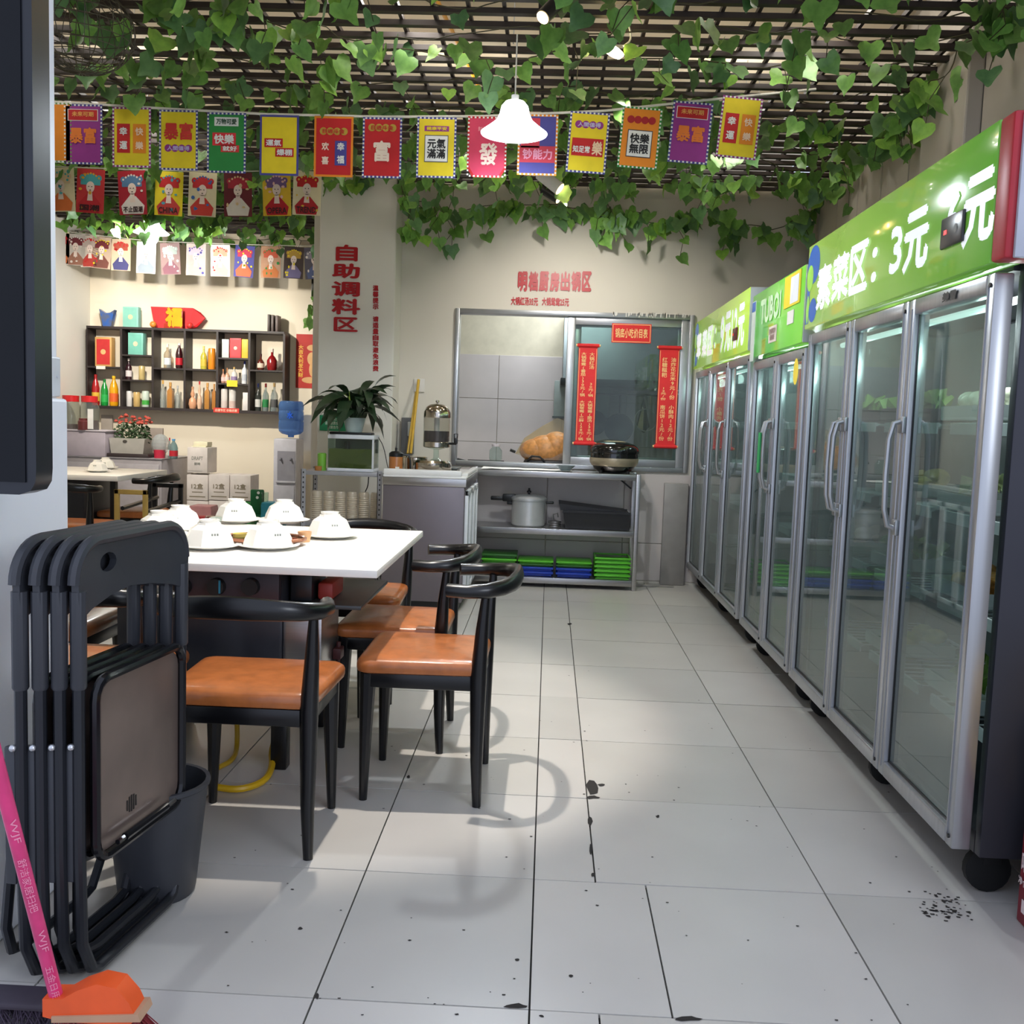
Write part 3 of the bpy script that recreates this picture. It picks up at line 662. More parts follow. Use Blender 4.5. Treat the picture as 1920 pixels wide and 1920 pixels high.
dup(ch, (-1.80, 3.55, 0), -pi/2, 'dining chair at the left end of the near table, seen through the folded chairs')
GP = 'chairs at the back left table'
dup(ch, (-3.15, 6.50, 0), 0, 'black dining chair with orange seat pulled up to the back left table', GP)
dup(ch, (-3.12, 7.42, 0), pi/2, 'black dining chair at the right end of the back left table', GP)
# black metal framed armchair, warm light put into the near side frame's colour
t = thing('frame_armchair', 'square framed black armchair, near side frame coloured as warmly lit, before the back left table', 'chair', (-2.85, 6.6, 0), group=GP)
def sidef(g, xa, xb, Y, z):
    g.box(xa, Y-.012, 0, xa+.03, Y+.012, z, b=.003); g.box(xb-.03, Y-.012, 0, xb, Y+.012, z, b=.003); g.box(xa, Y-.012, z-.03, xb, Y+.012, z, b=.003)
a, b = at(215, 920, Y=6.2), at(277, 920, Y=6.2)
g = G(); sidef(g, a.x, b.x, 6.2, a.z+.01); ob('side_frame', g, M((196, 160, 84), .4, .2), t, label='near side frame with warm light in its colour')
c, d = at(287, 908, Y=6.85), at(343, 908, Y=6.85)
g = G(); sidef(g, c.x, d.x, 6.85, a.z+.01); ob('side_frame', g, BLK, t, label='black side frame')
ob('seat', G().box(a.x+.02, 6.24, .40, d.x-.05, 6.82, .45, b=.015), LEATH, t)
g = G(); g.tube([(a.x+.05, 6.2, .6), (c.x+.03, 6.85, .62)], .014, 6).tube([(b.x-.02, 6.2, .58), (d.x-.02, 6.85, .6)], .014, 6); ob('rail', g, BLK, t)

# folding chairs
def folding_chair(label):
    t = thing('folding_chair', label, 'folding chair', group='folded chairs stacked against the pillar')
    w = .215
    # local: x = width (towards far), y = thickness (towards wall +), z up
    g = G()
    P = [(-w, 0, .80), (-w, 0, .30), (-w*.97, 0, .10), (-w*.82, .0, .03), (-w*.7, 0, .018), (w*.7, 0, .018), (w*.82, 0, .03), (w*.97, 0, .10), (w, 0, .30), (w, 0, .80)]
    ob('front_frame', g.tube(P, .0125, 10), TUBEM, t)
    # backrest with tube sleeves
    out = []
    for i in range(9): a = pi/2*i/8; out.append((w-.07+.085*sin(a)-.0, .875+.085*cos(a)))
    right = out; left = [(-x, z) for x, z in out[::-1]]
    bot = [(w+.012, .83), (w+.0, .80), (w*.78, .815), (w*.4, .83), (0, .838), (-w*.4, .83), (-w*.78, .815), (-w-.0, .80), (-w-.012, .83)]
    outline = [(p[0], p[1]) for p in left[:]]+[(p[0], p[1]) for p in right]+bot
    hole = [(-.095+.036*cos(a), .905+.021*sin(a)) for a in [2*pi*i/14 for i in range(14)]]
    bm = bmesh.new()
    def yb(x): return -.012+.03*(abs(x)/w)**2*-1*-1
    vs = [bm.verts.new((x, 0, z)) for x, z in outline]; hv = [bm.verts.new((x, 0, z)) for x, z in hole]
    es = [bm.edges.new((vs[i], vs[(i+1) % len(vs)])) for i in range(len(vs))]+[bm.edges.new((hv[i], hv[(i+1) % len(hv)])) for i in range(len(hv))]
    bmesh.ops.triangle_fill(bm, edges=es, use_beauty=True)
    r = bmesh.ops.extrude_face_region(bm, geom=bm.faces[:])
    for v in [e for e in r['geom'] if isinstance(e, bmesh.types.BMVert)]: v.co.y += .016
    for v in bm.verts: v.co.y += -.008+.018*(1-(abs(v.co.x)/w)**2)
    bm.verts.index_update(); g = G(); g.add([v.co[:] for v in bm.verts], [[v.index for v in f.verts] for f in bm.faces]); bm.free()
    for sx in (-1, 1): g.tube([(sx*w, 0, .86), (sx*w, 0, .66), (sx*w, 0, .655)], [.0165, .0165, .014], 10)
    g.tube([(x, 0, z) for x, z in left+right], .0125, 8)
    ob('backrest', g, DGREY, t)
    # rear leg frame
    P = [(-w+.035, .026, .52), (-w+.035, .028, .12), (-w*.7, .03, .05), (-w*.5, .03, .04), (w*.5, .03, .04), (w*.7, .03, .05), (w-.035, .028, .12), (w-.035, .026, .52)]
    ob('rear_frame', G().tube(P, .0115, 8), TUBEM, t)
    for sx in (-1, 1): ob('hinge_bar', G().box(sx*w-.008, .01, .24, sx*w+.008, .035, .535, b=.004), DGREY, t)
    g = G()
    for sx in (-1, 1): g.ball((sx*(w+.013), .01, .535), .008, 6); g.ball((sx*(w-.03), -.014, .30), .006, 6); g.ball((sx*(w-.03), -.014, .62), .006, 6)
    ob('rivet', g, M((200, 202, 206), .25, .9), t)
    # seat folded up
    sw = .185; z0, z1 = .27, .665
    rim = []
    for (cx, cz, a0) in ((sw-.045, z1-.045, 0), (-sw+.045, z1-.045, pi/2), (-sw+.045, z0+.045, pi), (sw-.045, z0+.045, 1.5*pi)):
        for i in range(5): a = a0+pi/2*i/4; rim.append((cx+.045*cos(a), -.018, cz+.045*sin(a)))
    ob('seat_rim', G().tube(rim, .011, 8, closed=True), mat('glossy_black_rim', (24, 24, 28), .15, .3), t)
    pts = [(x*.955, -.012, (z-.467)*.955+.467) for x, _, z in rim]
    st = ob('seat', G().poly(pts, (0, .012, 0)), mat('brown_seat_underside', (124, 108, 100), .3, .35, var=.15, scale=5), t, label='brown metal underside of the seat')
    g = G()
    for k in range(5):
        hh = .019*math.sqrt(max(0, 1-((k-2)/2.6)**2)); g.box(-.055+k*.009, -.0135, .345-hh, -.051+k*.009, -.0125, .345+hh)
    ob('vent_slot', g, BLKM, st, sm=0)
    ob('hook_bar', G().cyl((-.1, -.035, .295), (.08, -.035, .295), .009, n=8).cyl((-.13, -.035, .295), (-.1, -.035, .295), .006, n=6).cyl((.08, -.035, .295), (.12, -.035, .295), .006, n=6), mat('glossy_black_bar', (30, 30, 34), .12, .4), t)
    return t
rzc = math.atan2(.99, .13)
fc = folding_chair('outermost folded chair, nearest the aisle, brown seat underside showing')
fb = Vector((-.925, 2.20, 0)); nrm = Vector((-.991, .13, 0))
fc.location = fb; fc.rotation_euler = (0, 0, rzc)
for k, (lb, off, tl) in enumerate((('second folded chair in the stack against the pillar', .037, 0), ('third folded chair in the stack against the pillar', .074, 0), ('folded chair at the wall side of the stack, touching the pillar', .112, .0))):
    p = fb+nrm*off+Vector((0, -.012*(k+1), 0)); dup(fc, p, rzc, lb)
    if k == 2:      # the innermost chair has its rear legs swung out towards the pillar
        lst = [o for o in D.objects if o.name.startswith('rear_frame')][-1]
        PV = Matrix.Translation((0, .026, .52)); lst.matrix_basis = PV @ Matrix.Rotation(math.radians(5.5), 4, 'X') @ PV.inverted()

# ================================================================ NEAR TABLE
t = thing('hotpot_table', 'white topped square hotpot table in the foreground laid with wrapped bowls', 'table', (-1.12, 3.65, 0))
ob('tabletop', G().box(-1.73, 3.12, .724, -.53, 4.27, .75, b=.003), LAMW, t)
g = G(); g.box(-1.45, 3.30, .20, -.885, 3.95, .70, b=.006)
ob('cabinet', g, mat('dark_cabinet', (40, 42, 50), .35, var=.1), t)
ob('control_panel', G().box(-1.60, 3.27, .60, -.885, 3.30, .722, b=.004), mat('dark_maroon_panel', (48, 40, 48), .35), t)
for px in (342, 406, 470):
    c = at(px, 1100, Y=3.262)
    ob('control_knob', G().cyl((c.x, 3.27, c.z), (c.x, 3.245, c.z), .030, .028, 20), BLKM, t)
c = at(412, 1100, Y=3.25); ob('indicator_light', G().box(c.x-.002, 3.243, c.z-.022, c.x+.004, 3.246, c.z+.022), M((40, 130, 160), .3), t)
ob('steel_cheek', G().box(-.884, 3.32, .28, -.75, 3.60, .572, b=.006), STEEL, t)
ob('under_shelf', G().box(-.884, 3.34, .575, -.62, 3.90, .59, b=.003), M((70, 74, 76), .3, .3), t)
for (x, y) in ((-.90, 3.37), (-.88, 3.86), (-1.42, 3.37), (-1.42, 3.86)):
    ob('leg', G().box(x-.028, y-.028, .0, x+.028, y+.028, .22, b=.005), BLK, t)
ob('gas_valve', G().box(-.75, 3.50, .36, -.72, 3.56, .40, b=.004).cyl((-.735, 3.53, .33), (-.735, 3.53, .42), .008, n=8), M((70, 24, 26), .5), t)
# things kept on the under shelf
t = thing('condiment_box', 'dark box with jars kept on the shelf under the near table', 'box', (-.86, 3.50, .591))
ob('box_body', G().box(-.875, 3.38, .591, -.80, 3.60, .685, b=.005), M((30, 32, 36), .3), t)
t = thing('snack_packet', 'yellow and red snack packet under the near table top', 'packet', (-.74, 3.5, .591))
ob('packet_body', G().box(-.79, 3.42, .591, -.735, 3.60, .652, b=.01), M((170, 60, 52), .4), t)
ob('packet_flap', G().add([(-.86, 3.40, .70), (-.74, 3.40, .688), (-.73, 3.58, .688), (-.85, 3.58, .702), (-.86, 3.40, .704), (-.74, 3.40, .692), (-.73, 3.58, .692), (-.85, 3.58, .706)], [(0, 1, 2, 3), (4, 5, 6, 7), (0, 1, 5, 4), (1, 2, 6, 5), (2, 3, 7, 6), (3, 0, 4, 7)]), M((196, 176, 60), .4), t)
# gas hose on the floor
pts = [at(400, 1475, Z=.012), at(450, 1482, Z=.012), at(498, 1465, Z=.012), at(512, 1435, Z=.02), at(508, 1405, Z=.04), Vector((-.93, 3.55, .16)), Vector((-.93, 3.55, .22))]
def smooth(p, k=2):
    for _ in range(k):
        q = [p[0]]
        for a, b in zip(p[:-1], p[1:]): q += [a.lerp(b, .25), a.lerp(b, .75)]
        p = q+[p[-1]]
    return p
one('gas_hose', G().tube(smooth(pts, 2), .0115, 8), M((222, 178, 24), .4), 'yellow gas hose looping on the floor under the near table', 'hose')
pts = [at(408, 1440, Z=.01), at(438, 1425, Z=.01), at(446, 1395, Z=.02), Vector((-1.1, 3.5, .2))]
one('gas_hose', G().tube(smooth(pts, 2), .009, 8), M((200, 160, 40), .4), 'thin yellow hose end dropping behind the near chair', 'hose')

# place settings: plate, upturned faceted bowl, spoon
def bowl_prof(s): return [(.001, .072*s), (.036*s, .072*s), (.038*s, .066*s), (.060*s, .052*s), (.074*s, .022*s), (.080*s, .0)]
def setting(x, y, z, where, s=1.0, rot=0, group='wrapped table settings', cup=True):
    p = G().lathe([(.001, 0), (.055*s, 0), (.062*s, .004), (.098*s, .014), (.1*s, .017), (.097*s, .018), (.06*s, .008), (.001, .006)], (x, y, z), 24)
    one('plate', p, CERAM, 'white dinner plate %s' % where, 'plate', group+' plates')
    b = thing('bowl', 'upturned faceted white bowl %s' % where, 'bowl', (x, y, z+.012), group=group+' bowls')
    R = Matrix.Rotation(rot, 3, 'Z')
    ob('bowl_body', G().lathe(bowl_prof(s), (x, y, z+.012), 8, R=R), CERAM, b, sm=20)
    g = G().lathe([(.03*s, .0), (.032*s, .010), (.026*s, .010), (.026*s, .002)], (x, y, z+.012+.072*s), 16, R=R)
    ob('foot_ring', g, CERAM, b)
    g = G()
    for k in range(3): a = -pi/2+rot*.3+(k-1)*.12; rect(g, (x+.069*s*cos(a), y+.069*s*sin(a), z+.012+.04*s), .006, .008, off=.004)
    ob('print_mark', g, M((150, 156, 150)), b, sm=0)
for i, (px, py, wh) in enumerate(((300, 1014, 'at the left edge of the near table'), (338, 1001, 'second from the left on the near table'), (442, 985, 'in the middle of the far edge of the near table'), (533, 986, 'right of centre on the near table far edge'), (618, 1014, 'nearest the right edge of the near table'), (392, 1034, 'front left of the near table'), (503, 1034, 'front right of the near table'))):
    c = at(px, py-6, Z=.75); setting(c.x, c.y, .75, wh, 1.13, i*.4, 'settings on the near table')
# small things in the middle of the near table
c = at(556, 998, Z=.80)
t = thing('stove_lid', 'copper rimmed glass lid lying between the bowls', 'lid', (c.x-.12, c.y, .75))
ob('rim', G().tube([(c.x-.12+.15*cos(a), c.y+.12*sin(a), .775) for a in [2*pi*i/28 for i in range(28)]], .007, 6, closed=True), mat('copper_rim', (176, 120, 92), .25, .7), t)
ob('glass_disc', G().lathe([(.001, .02), (.15, .012), (.15, .009), (.001, .016)], (c.x-.12, c.y, .762), 28, sy=.8), glass('brown_glass', (150, 130, 118), .05, 1.5), t)
for (px, py, col, lb) in ((571, 1016, (226, 178, 130), 'small beige sauce cup right of the front bowls'), (450, 1020, (244, 220, 120), 'small yellow cup between the two front bowls')):
    c = at(px, py, Z=.75); one('sauce_cup', G().lathe([(.001, 0), (.02, 0), (.027, .04), (.024, .04), (.018, .006), (.001, .006)], (c.x, c.y, .75), 14), M(col, .4), lb, 'cup')
c = at(385, 985, Z=.77); one('glass_cup', G().lathe([(.03, 0), (.034, .045), (.032, .048), (.001, .05)], (c.x, c.y+.1, .75), 14), GLASS, 'upturned glass cup between the left and middle bowls', 'cup')

# ================================================================ BIN, BROOM, TV
t = thing('waste_bin', 'charcoal plastic waste bin on the floor behind the folded chairs', 'bin', (-.968, 2.44, 0))
ob('bin_body', G().lathe([(.001, 0), (.092, 0), (.096, .01), (.125, .28), (.131, .285), (.131, .295), (.12, .295), (.09, .02), (.001, .016)], (-.968, 2.44, 0), 28), DGREY, t)
# broom
p1 = at(110, 1885, Z=.10); p0 = at(0, 1455, Y=1.62)
dirv = (p0-p1).normalized(); p0 = p1+dirv*1.15
t = thing('broom', 'broom with pink handle and orange head, bottom left corner', 'broom', (p1.x, p1.y, 0))
ob('handle', G().tube([p1, p0], .0125, 12), mat('pink_handle', (222, 62, 124), .35, var=.12, scale=18), t)
# printing on the handle
g = G(); R = Matrix((Vector((0, 0, 1)), Vector((0, 0, 1)), Vector((0, 0, 1))))
u = -dirv; nn = (CAM-p1); nn = (nn-u*nn.dot(u)).normalized(); v = nn.cross(u)
Rm = Matrix((u, v, nn)).transposed()
for q, s, l in ((.17, 'WJF', .05), (.07, '五金日用', .08), (.30, '舒洁家居扫把', .12), (.42, 'WJF', .05)):
    c = p1+dirv*q; vs, fs = glyphs(s, 0); g = G(); g.add([c+Rm @ Vector((x*l, y*.014, .0132)) for x, y in vs], fs)
    ob('lettering', g, M((240, 150, 180)), t, sm=0)
hz = Vector((1, -.12, 0)).normalized()
g = G()
A = Vector((p1.x, p1.y, .12))
prof = [(-.02, .125), (.02, .13), (.05, .15), (.09, .168), (.13, .165), (.155, .14), (.17, .11), (.155, .095), (.02, .085), (-.02, .09)]
g.poly([A+hz*x+Vector((0, -.025, z-.12)) for x, z in prof], (0, .05, 0))
ob('broom_head', g, mat('orange_plastic', (238, 92, 40), .35, var=.08), t)
ob('band', G().poly([A+hz*x+Vector((0, -.029, z-.12)) for x, z in ((.0, .095), (.175, .122), (.18, .108), (.0, .083))], (0, .058, 0)), M((190, 150, 120), .5), t)
g = G(); rnd = random.Random(3)
for i in range(420):
    q = rnd.random(); a = A+hz*(.0+q*.17)+Vector((0, rnd.uniform(-.022, .022), -.03+q*.012)); b = a+hz*(.03+q*.06+rnd.uniform(-.01, .02))+Vector((0, rnd.uniform(-.02, .02), -.085+rnd.uniform(0, .01)))
    b.z = max(b.z, .004); g.tube([a, a.lerp(b, .5)+hz*-.006, b], [.0013, .0012, .0006], 3, caps=False)
ob('bristles', g, M((126, 30, 36), .7), t, kind='stuff', sm=0)
t = thing('floor_brush', 'dark purple bristle brush lying at the bottom left corner', 'brush', (-1.02, 1.88, 0))
g = G()
for i in range(300):
    a = Vector((-1.02+rnd.uniform(-.09, .09), 1.86+rnd.uniform(-.02, .03), .05)); b = a+Vector((rnd.uniform(-.03, .05), rnd.uniform(-.03, .03), -.045)); g.tube([a, b], [.0016, .0008], 3, caps=False)
ob('bristles', g, M((64, 52, 70), .8), t, kind='stuff', sm=0); ob('brush_back', G().box(-1.12, 1.83, .046, -.92, 1.90, .062, b=.008), M((58, 50, 62), .6), t)
# advertising screen on the pillar
t = thing('advertising_screen', 'large black upright advertising screen fixed to the pillar, left edge', 'screen', (-1.4, 2.0, 1.06))
xr = at(68, 900, Y=1.93).x
g = G()
P = [(-1.9, 1.06), (xr-.035, 1.06), (xr-.012, 1.068), (xr-.002, 1.085), (xr, 1.11), (xr, 2.9), (-1.9, 2.9)]
g.poly([(x, 1.93, z) for x, z in P], (0, .066, 0)); ob('housing', g, mat('screen_housing', (40, 42, 48), .3, .3), t)
g = G(); g.poly([(-1.88, 1.926, 1.085), (xr-.02, 1.926, 1.085), (xr-.02, 1.926, 2.88), (-1.88, 1.926, 2.88)], (0, .004, 0)); ob('glass_front', g, SCREEN, t)
ob('bracket', G().box(-1.8, 1.994, 1.9, -1.5, 2.019, 2.1), BLKM, t)

# ================================================================ RIGHT EDGE BOXES
t = thing('drinks_carton', 'maroon carton standing on the floor at the right edge', 'carton', (1.5, 2.4, 0))
a = at(1897, 1715, Z=0)
ob('carton_body', G().box(a.x, 2.16, 0, a.x+.4, 2.52, .262, b=.004), M((132, 24, 44), .5), t)
g = G()
FX = Matrix(((0, 0, -1), (-1, 0, 0), (0, 1, 0)))
write(g, '喝前摇一摇', (a.x, 2.42, .16), .18, .06, FL, off=.002); write(g, '净含量 330ml×12罐', (a.x, 2.42, .11), .2, .022, FL, off=.002); rect(g, (a.x, 2.47, .05), .05, .035, FL, off=.002)
ob('print', g, M((236, 214, 214)), t, sm=0)
t = thing('drinks_carton', 'yellow carton stacked on top of the maroon carton at the right edge', 'carton', (1.5, 2.4, .263))
ob('carton_body', G().box(a.x+.015, 2.17, .263, a.x+.41, 2.53, .50, b=.004), M((226, 168, 24), .5), t)
g = G(); write(g, '果味饮料', (a.x+.015, 2.43, .41), .15, .05, FL, off=.002); rect(g, (a.x+.015, 2.43, .33), .15, .006, FL, off=.002)
ob('print', g, M((120, 90, 30)), t, sm=0)
# ================================================================ STEEL SHELF RACK UNDER THE WINDOW
RX0, RX1, RY0, RY1 = -.56, .67, 7.40, 7.76
t = thing('storage_rack', 'three tier stainless steel rack under the kitchen window', 'rack', (.05, 7.58, 0))
for (x, y) in ((RX0, RY0), (RX1, RY0), (RX0, RY1), (RX1, RY1)):
    ob('leg', G().box(x-.016, y-.016, 0, x+.016, y+.016, .872, b=.004), STEEL, t)
for z in (.868, .443, .075):
    ob('shelf', G().box(RX0+.016, RY0-.012, z-.045, RX1-.016, RY0+.004, z, b=.004).box(RX0+.016, RY0, z-.008, RX1-.016, RY1, z).box(RX0+.016, RY1-.004, z-.04, RX1-.016, RY1+.004, z), STEEL, t)
ob('brace', G().tube([(RX1-.12, RY1, .82), (RX1-.02, RY1, .74)], .006, 6), BLKM, t)
# pressure cooker
cx, cy, cz = at(990, 980, Y=7.56).x, 7.56, .445
t = thing('pressure_cooker', 'silver pressure cooker with black handles on the middle shelf', 'pressure cooker', (cx, cy, cz))
ALP = mat('cooker_aluminium', (206, 208, 210), .35, .5, var=.03)
ob('pot', G().lathe([(.001, 0), (.118, 0), (.128, .012), (.128, .19), (.134, .194), (.134, .2), (.001, .2)], (cx, cy, cz), 32), ALP, t)
ob('lid', G().lathe([(.136, .2), (.136, .212), (.12, .226), (.06, .236), (.001, .238)], (cx, cy, cz), 32), ALP, t)
ob('weight_valve', G().lathe([(.01, .238), (.01, .25), (.018, .252), (.018, .262), (.008, .27), (.008, .285), (.001, .286)], (cx, cy, cz), 12), BLKM, t)
ob('handle', G().box(cx-.29, cy-.022, cz+.185, cx-.17, cy+.018, cz+.215, b=.008).box(cx-.2, cy-.03, cz+.18, cx-.1, cy+.015, cz+.235, b=.008).box(cx-.165, cy-.02, cz+.155, cx-.125, cy+.012, cz+.185, b=.006), BLKM, t)
ob('handle', G().box(cx+.13, cy-.02, cz+.17, cx+.19, cy+.018, cz+.19, b=.006), BLKM, t)
c = at(1040, 980, Y=7.53)
t = thing('ladle_rest', 'little stack of steel trivets between the cooker and the black box', 'trivet', (c.x, 7.52, .445))
for k in range(3): ob('ring', G().tube([(c.x+.045*cos(a), 7.52+.03*sin(a), .452+k*.016) for a in [2*pi*i/16 for i in range(16)]], .006, 6, closed=True), STEEL, t)
ob('hook', G().tube([(c.x-.01, 7.52, .49), (c.x-.015, 7.52, .54), (c.x+.02, 7.52, .55), (c.x+.025, 7.52, .52)], .006, 6), STEEL, t)
# black crate with lid
bx0, bx1 = at(1058, 970, Y=7.5).x, at(1180, 975, Y=7.5).x
t = thing('black_crate', 'large black plastic crate with a loose lid on the middle shelf', 'crate', ((bx0+bx1)/2, 7.56, .445))
ob('crate_body', G().add([(bx0+.01, 7.45, .445), (bx1, 7.45, .445), (bx1, 7.72, .445), (bx0+.01, 7.72, .445), (bx0-.01, 7.44, .575), (bx1+.0, 7.44, .57), (bx1+.0, 7.73, .57), (bx0-.01, 7.73, .575)], [(3, 2, 1, 0), (4, 5, 6, 7), (0, 1, 5, 4), (1, 2, 6, 5), (2, 3, 7, 6), (3, 0, 4, 7)]), BLKM, t)
ob('crate_rim', G().box(bx0-.015, 7.43, .565, bx1+.0, 7.44, .582).box(bx0-.015, 7.73, .565, bx1, 7.74, .582), BLKM, t)
ob('crate_lid', G().add([(bx0-.045, 7.46, .628), (bx1-.03, 7.46, .584), (bx1-.03, 7.72, .588), (bx0-.045, 7.72, .636), (bx0-.03, 7.46, .580), (bx1-.035, 7.46, .572), (bx1-.035, 7.72, .576), (bx0-.03, 7.72, .584)], [(0, 1, 2, 3), (4, 5, 6, 7), (0, 1, 5, 4), (1, 2, 6, 5), (2, 3, 7, 6), (3, 0, 4, 7)]), M((26, 26, 32), .45), t)
# food trays in four stacks
GRN = mat('tray_green', (92, 190, 44), .4, var=.04); GRD = mat('tray_dark_green', (46, 104, 38), .45); BLU = mat('tray_blue', (28, 62, 176), .4)
def tray(x0, x1, z, h, m, label, open_=False):
    g = G()
    if open_: g.box(x0+.01, 7.44, z, x1-.01, 7.70, z+.006).box(x0, 7.43, z+h*.55, x1, 7.445, z+h, b=.003).box(x0, 7.70, z+h*.55, x1, 7.715, z+h, b=.003).box(x0, 7.445, z+h*.55, x0+.012, 7.70, z+h).box(x1-.012, 7.445, z+h*.55, x1, 7.70, z+h).box(x0+.02, 7.455, z+.004, x1-.02, 7.46, z+h*.6)
    else: g.box(x0+.012, 7.445, z, x1-.012, 7.70, z+h*.5, b=.004).box(x0, 7.43, z+h*.5, x1, 7.715, z+h, b=.004)
    one('food_tray', g, m, label, 'tray', 'coloured plastic trays on the bottom shelf')
stk = [((902, 968), [(BLU, .032, 'lower blue tray, leftmost stack on the bottom shelf'), (BLU, .032, 'upper blue tray, leftmost stack on the bottom shelf'), (GRD, .026, 'lower dark green tray, leftmost stack on the bottom shelf'), (GRN, .028, 'bright green tray, leftmost stack on the bottom shelf'), (GRD, .034, 'dark green tray topping the leftmost stack on the bottom shelf')]),
       ((970, 1037), [(BLU, .034, 'lower blue tray, second stack from left on the bottom shelf'), (BLU, .034, 'upper blue tray, second stack from left on the bottom shelf'), (GRD, .022, 'dark green tray, second stack from left on the bottom shelf'), (GRN, .024, 'bright green tray topping the second stack from left')]),
       ((1042, 1109), [(BLU, .034, 'lower blue tray with white paper, third stack from left'), (BLU, .034, 'upper blue tray, third stack from left on the bottom shelf'), (GRD, .022, 'dark green tray, third stack from left on the bottom shelf'), (GRN, .024, 'bright green tray topping the third stack from left')]),
       ((1114, 1182), [(GRN, .032, 'lowest light green tray, rightmost stack on the bottom shelf'), (GRN, .032, 'second lowest light green tray, rightmost stack'), (GRN, .032, 'middle light green tray, rightmost stack'), (GRN, .030, 'second highest light green tray, rightmost stack'), (GRN, .030, 'light green tray topping the rightmost stack')])]
for (pa, pb), L in stk:
    xa, xb = at(pa, 1075, Y=7.44).x, at(pb, 1075, Y=7.44).x; z = .077
    for m, h, lb in L:
        tray(xa, xb, z, h, m, lb, m is GRN and 'light' in lb); z += h+.001
# rice cooker and things on the top shelf
c = at(1151, 880, Y=7.52); cx, cy, cz = c.x, 7.55, .87
t = thing('rice_cooker', 'glossy black rice cooker with a champagne band on the rack top', 'rice cooker', (cx, cy, cz))
GB = mat('gloss_black', (12, 12, 14), .08, spec=.8)
ob('body', G().lathe([(.001, .006), (.12, .006), (.15, .03), (.176, .08), (.18, .12), (.176, .145), (.001, .145)], (cx, cy, cz), 32, sy=.85), GB, t)
ob('band', G().lathe([(.1655, .052), (.181, .075), (.1845, .102), (.1835, .112), (.17, .112)], (cx, cy, cz), 32, sy=.85), M((190, 176, 150), .3, .6), t)
ob('lid', G().lathe([(.182, .146), (.186, .16), (.178, .19), (.15, .215), (.09, .232), (.001, .238)], (cx, cy, cz), 32, sy=.85), GB, t)
ob('lid_trim', G().lathe([(.088, .2335), (.06, .239), (.001, .241)], (cx, cy, cz), 24, sy=.85), M((190, 168, 130), .3, .5), t)
for sx in (-1, 1): ob('foot', G().cyl((cx+sx*.1, cy-.1, cz), (cx+sx*.1, cy-.1, cz+.02), .014, n=10), BLKM, t)
c = at(1060, 884, Y=7.5)
one('serving_bowl', G().lathe([(.001, 0), (.03, 0), (.034, .006), (.075, .045), (.071, .045), (.03, .01), (.001, .008)], (c.x, 7.5, .87), 24), M((120, 136, 142), .25), 'small grey blue bowl left of the rice cooker', 'bowl')
t = thing('paper_sheet', 'white crumpled paper sheet on the rack top left of the bowl', 'paper', (-.1, 7.55, .869))
g = G(); n = 8
for i in range(n+1):
    for j in range(3): g.v.append((-.5+i*.085, 7.42+j*.14, .871+.006*abs(sin(i*1.7+j))))
g.f = [(i*3+j, i*3+3+j, i*3+4+j, i*3+1+j) for i in range(n) for j in range(2)]; g.m = [0]*len(g.f)
ob('sheet', g, M((238, 236, 232), .6), t)
# grey panel against the wall
one('metal_panel', G().box(.905, 7.74, 0, 1.09, 7.78, .795, b=.004), mat('grey_panel', (150, 146, 142), .5, .3), 'grey metal panel standing between the wall and the farthest fridge', 'panel')
one('fallen_strip', G().box(.70, 7.62, 0, 1.0, 7.66, .012, b=.003), M((150, 146, 140), .5), 'thin grey strip on the floor at the kitchen wall', 'strip')

# ================================================================ STEEL COUNTER
CX0, CX1, CY0, CY1 = -1.055, -.53, 6.36, 7.36
t = thing('steel_counter', 'stainless undercounter fridge with a white marble top beside the column', 'counter', ((CX0+CX1)/2, 6.86, 0))
ob('body', G().box(CX0, CY0, .05, CX1, CY1, .80, b=.004), STEELD, t)
ob('kick', G().box(CX0+.02, CY0+.02, 0, CX1-.02, CY1, .05), BLKM, t)
ob('skirt', G().box(CX0-.004, CY0-.006, .80, CX1+.012, CY1, .852, b=.004), STEEL, t)
for i in range(3):
    y = CY0+.06+i*.30
    d = ob('door', G().box(CX1+.0, y, .09, CX1+.022, y+.035, .775, b=.003).box(CX1, y+.245, .09, CX1+.022, y+.28, .775, b=.003).box(CX1, y, .74, CX1+.022, y+.28, .775, b=.003).box(CX1, y, .09, CX1+.022, y+.28, .12, b=.003), M((226, 228, 232), .4), t)
    ob('door_pane', G().box(CX1+.006, y+.035, .12, CX1+.012, y+.245, .74), glass('counter_door_glass_%d' % i, (170, 190, 196), .03, 1.6, haze=.2), d)
g = G(); g.box(CX0, CY0-.01, .852, CX1+.012, CY1, .866, b=.004)
for (a, b, c_, d_) in ((CX0, CY0-.012, CX1-.02, CY0+.02),): g.box(a, b, .862, c_, d_, .905, b=.012)
g.box(CX1-.03, CY0+.1, .862, CX1+.012, CY1, .885, b=.006)
ob('worktop', g, MARB, t)
def on_counter(px, Y): return at(px, 880, Y=Y).x
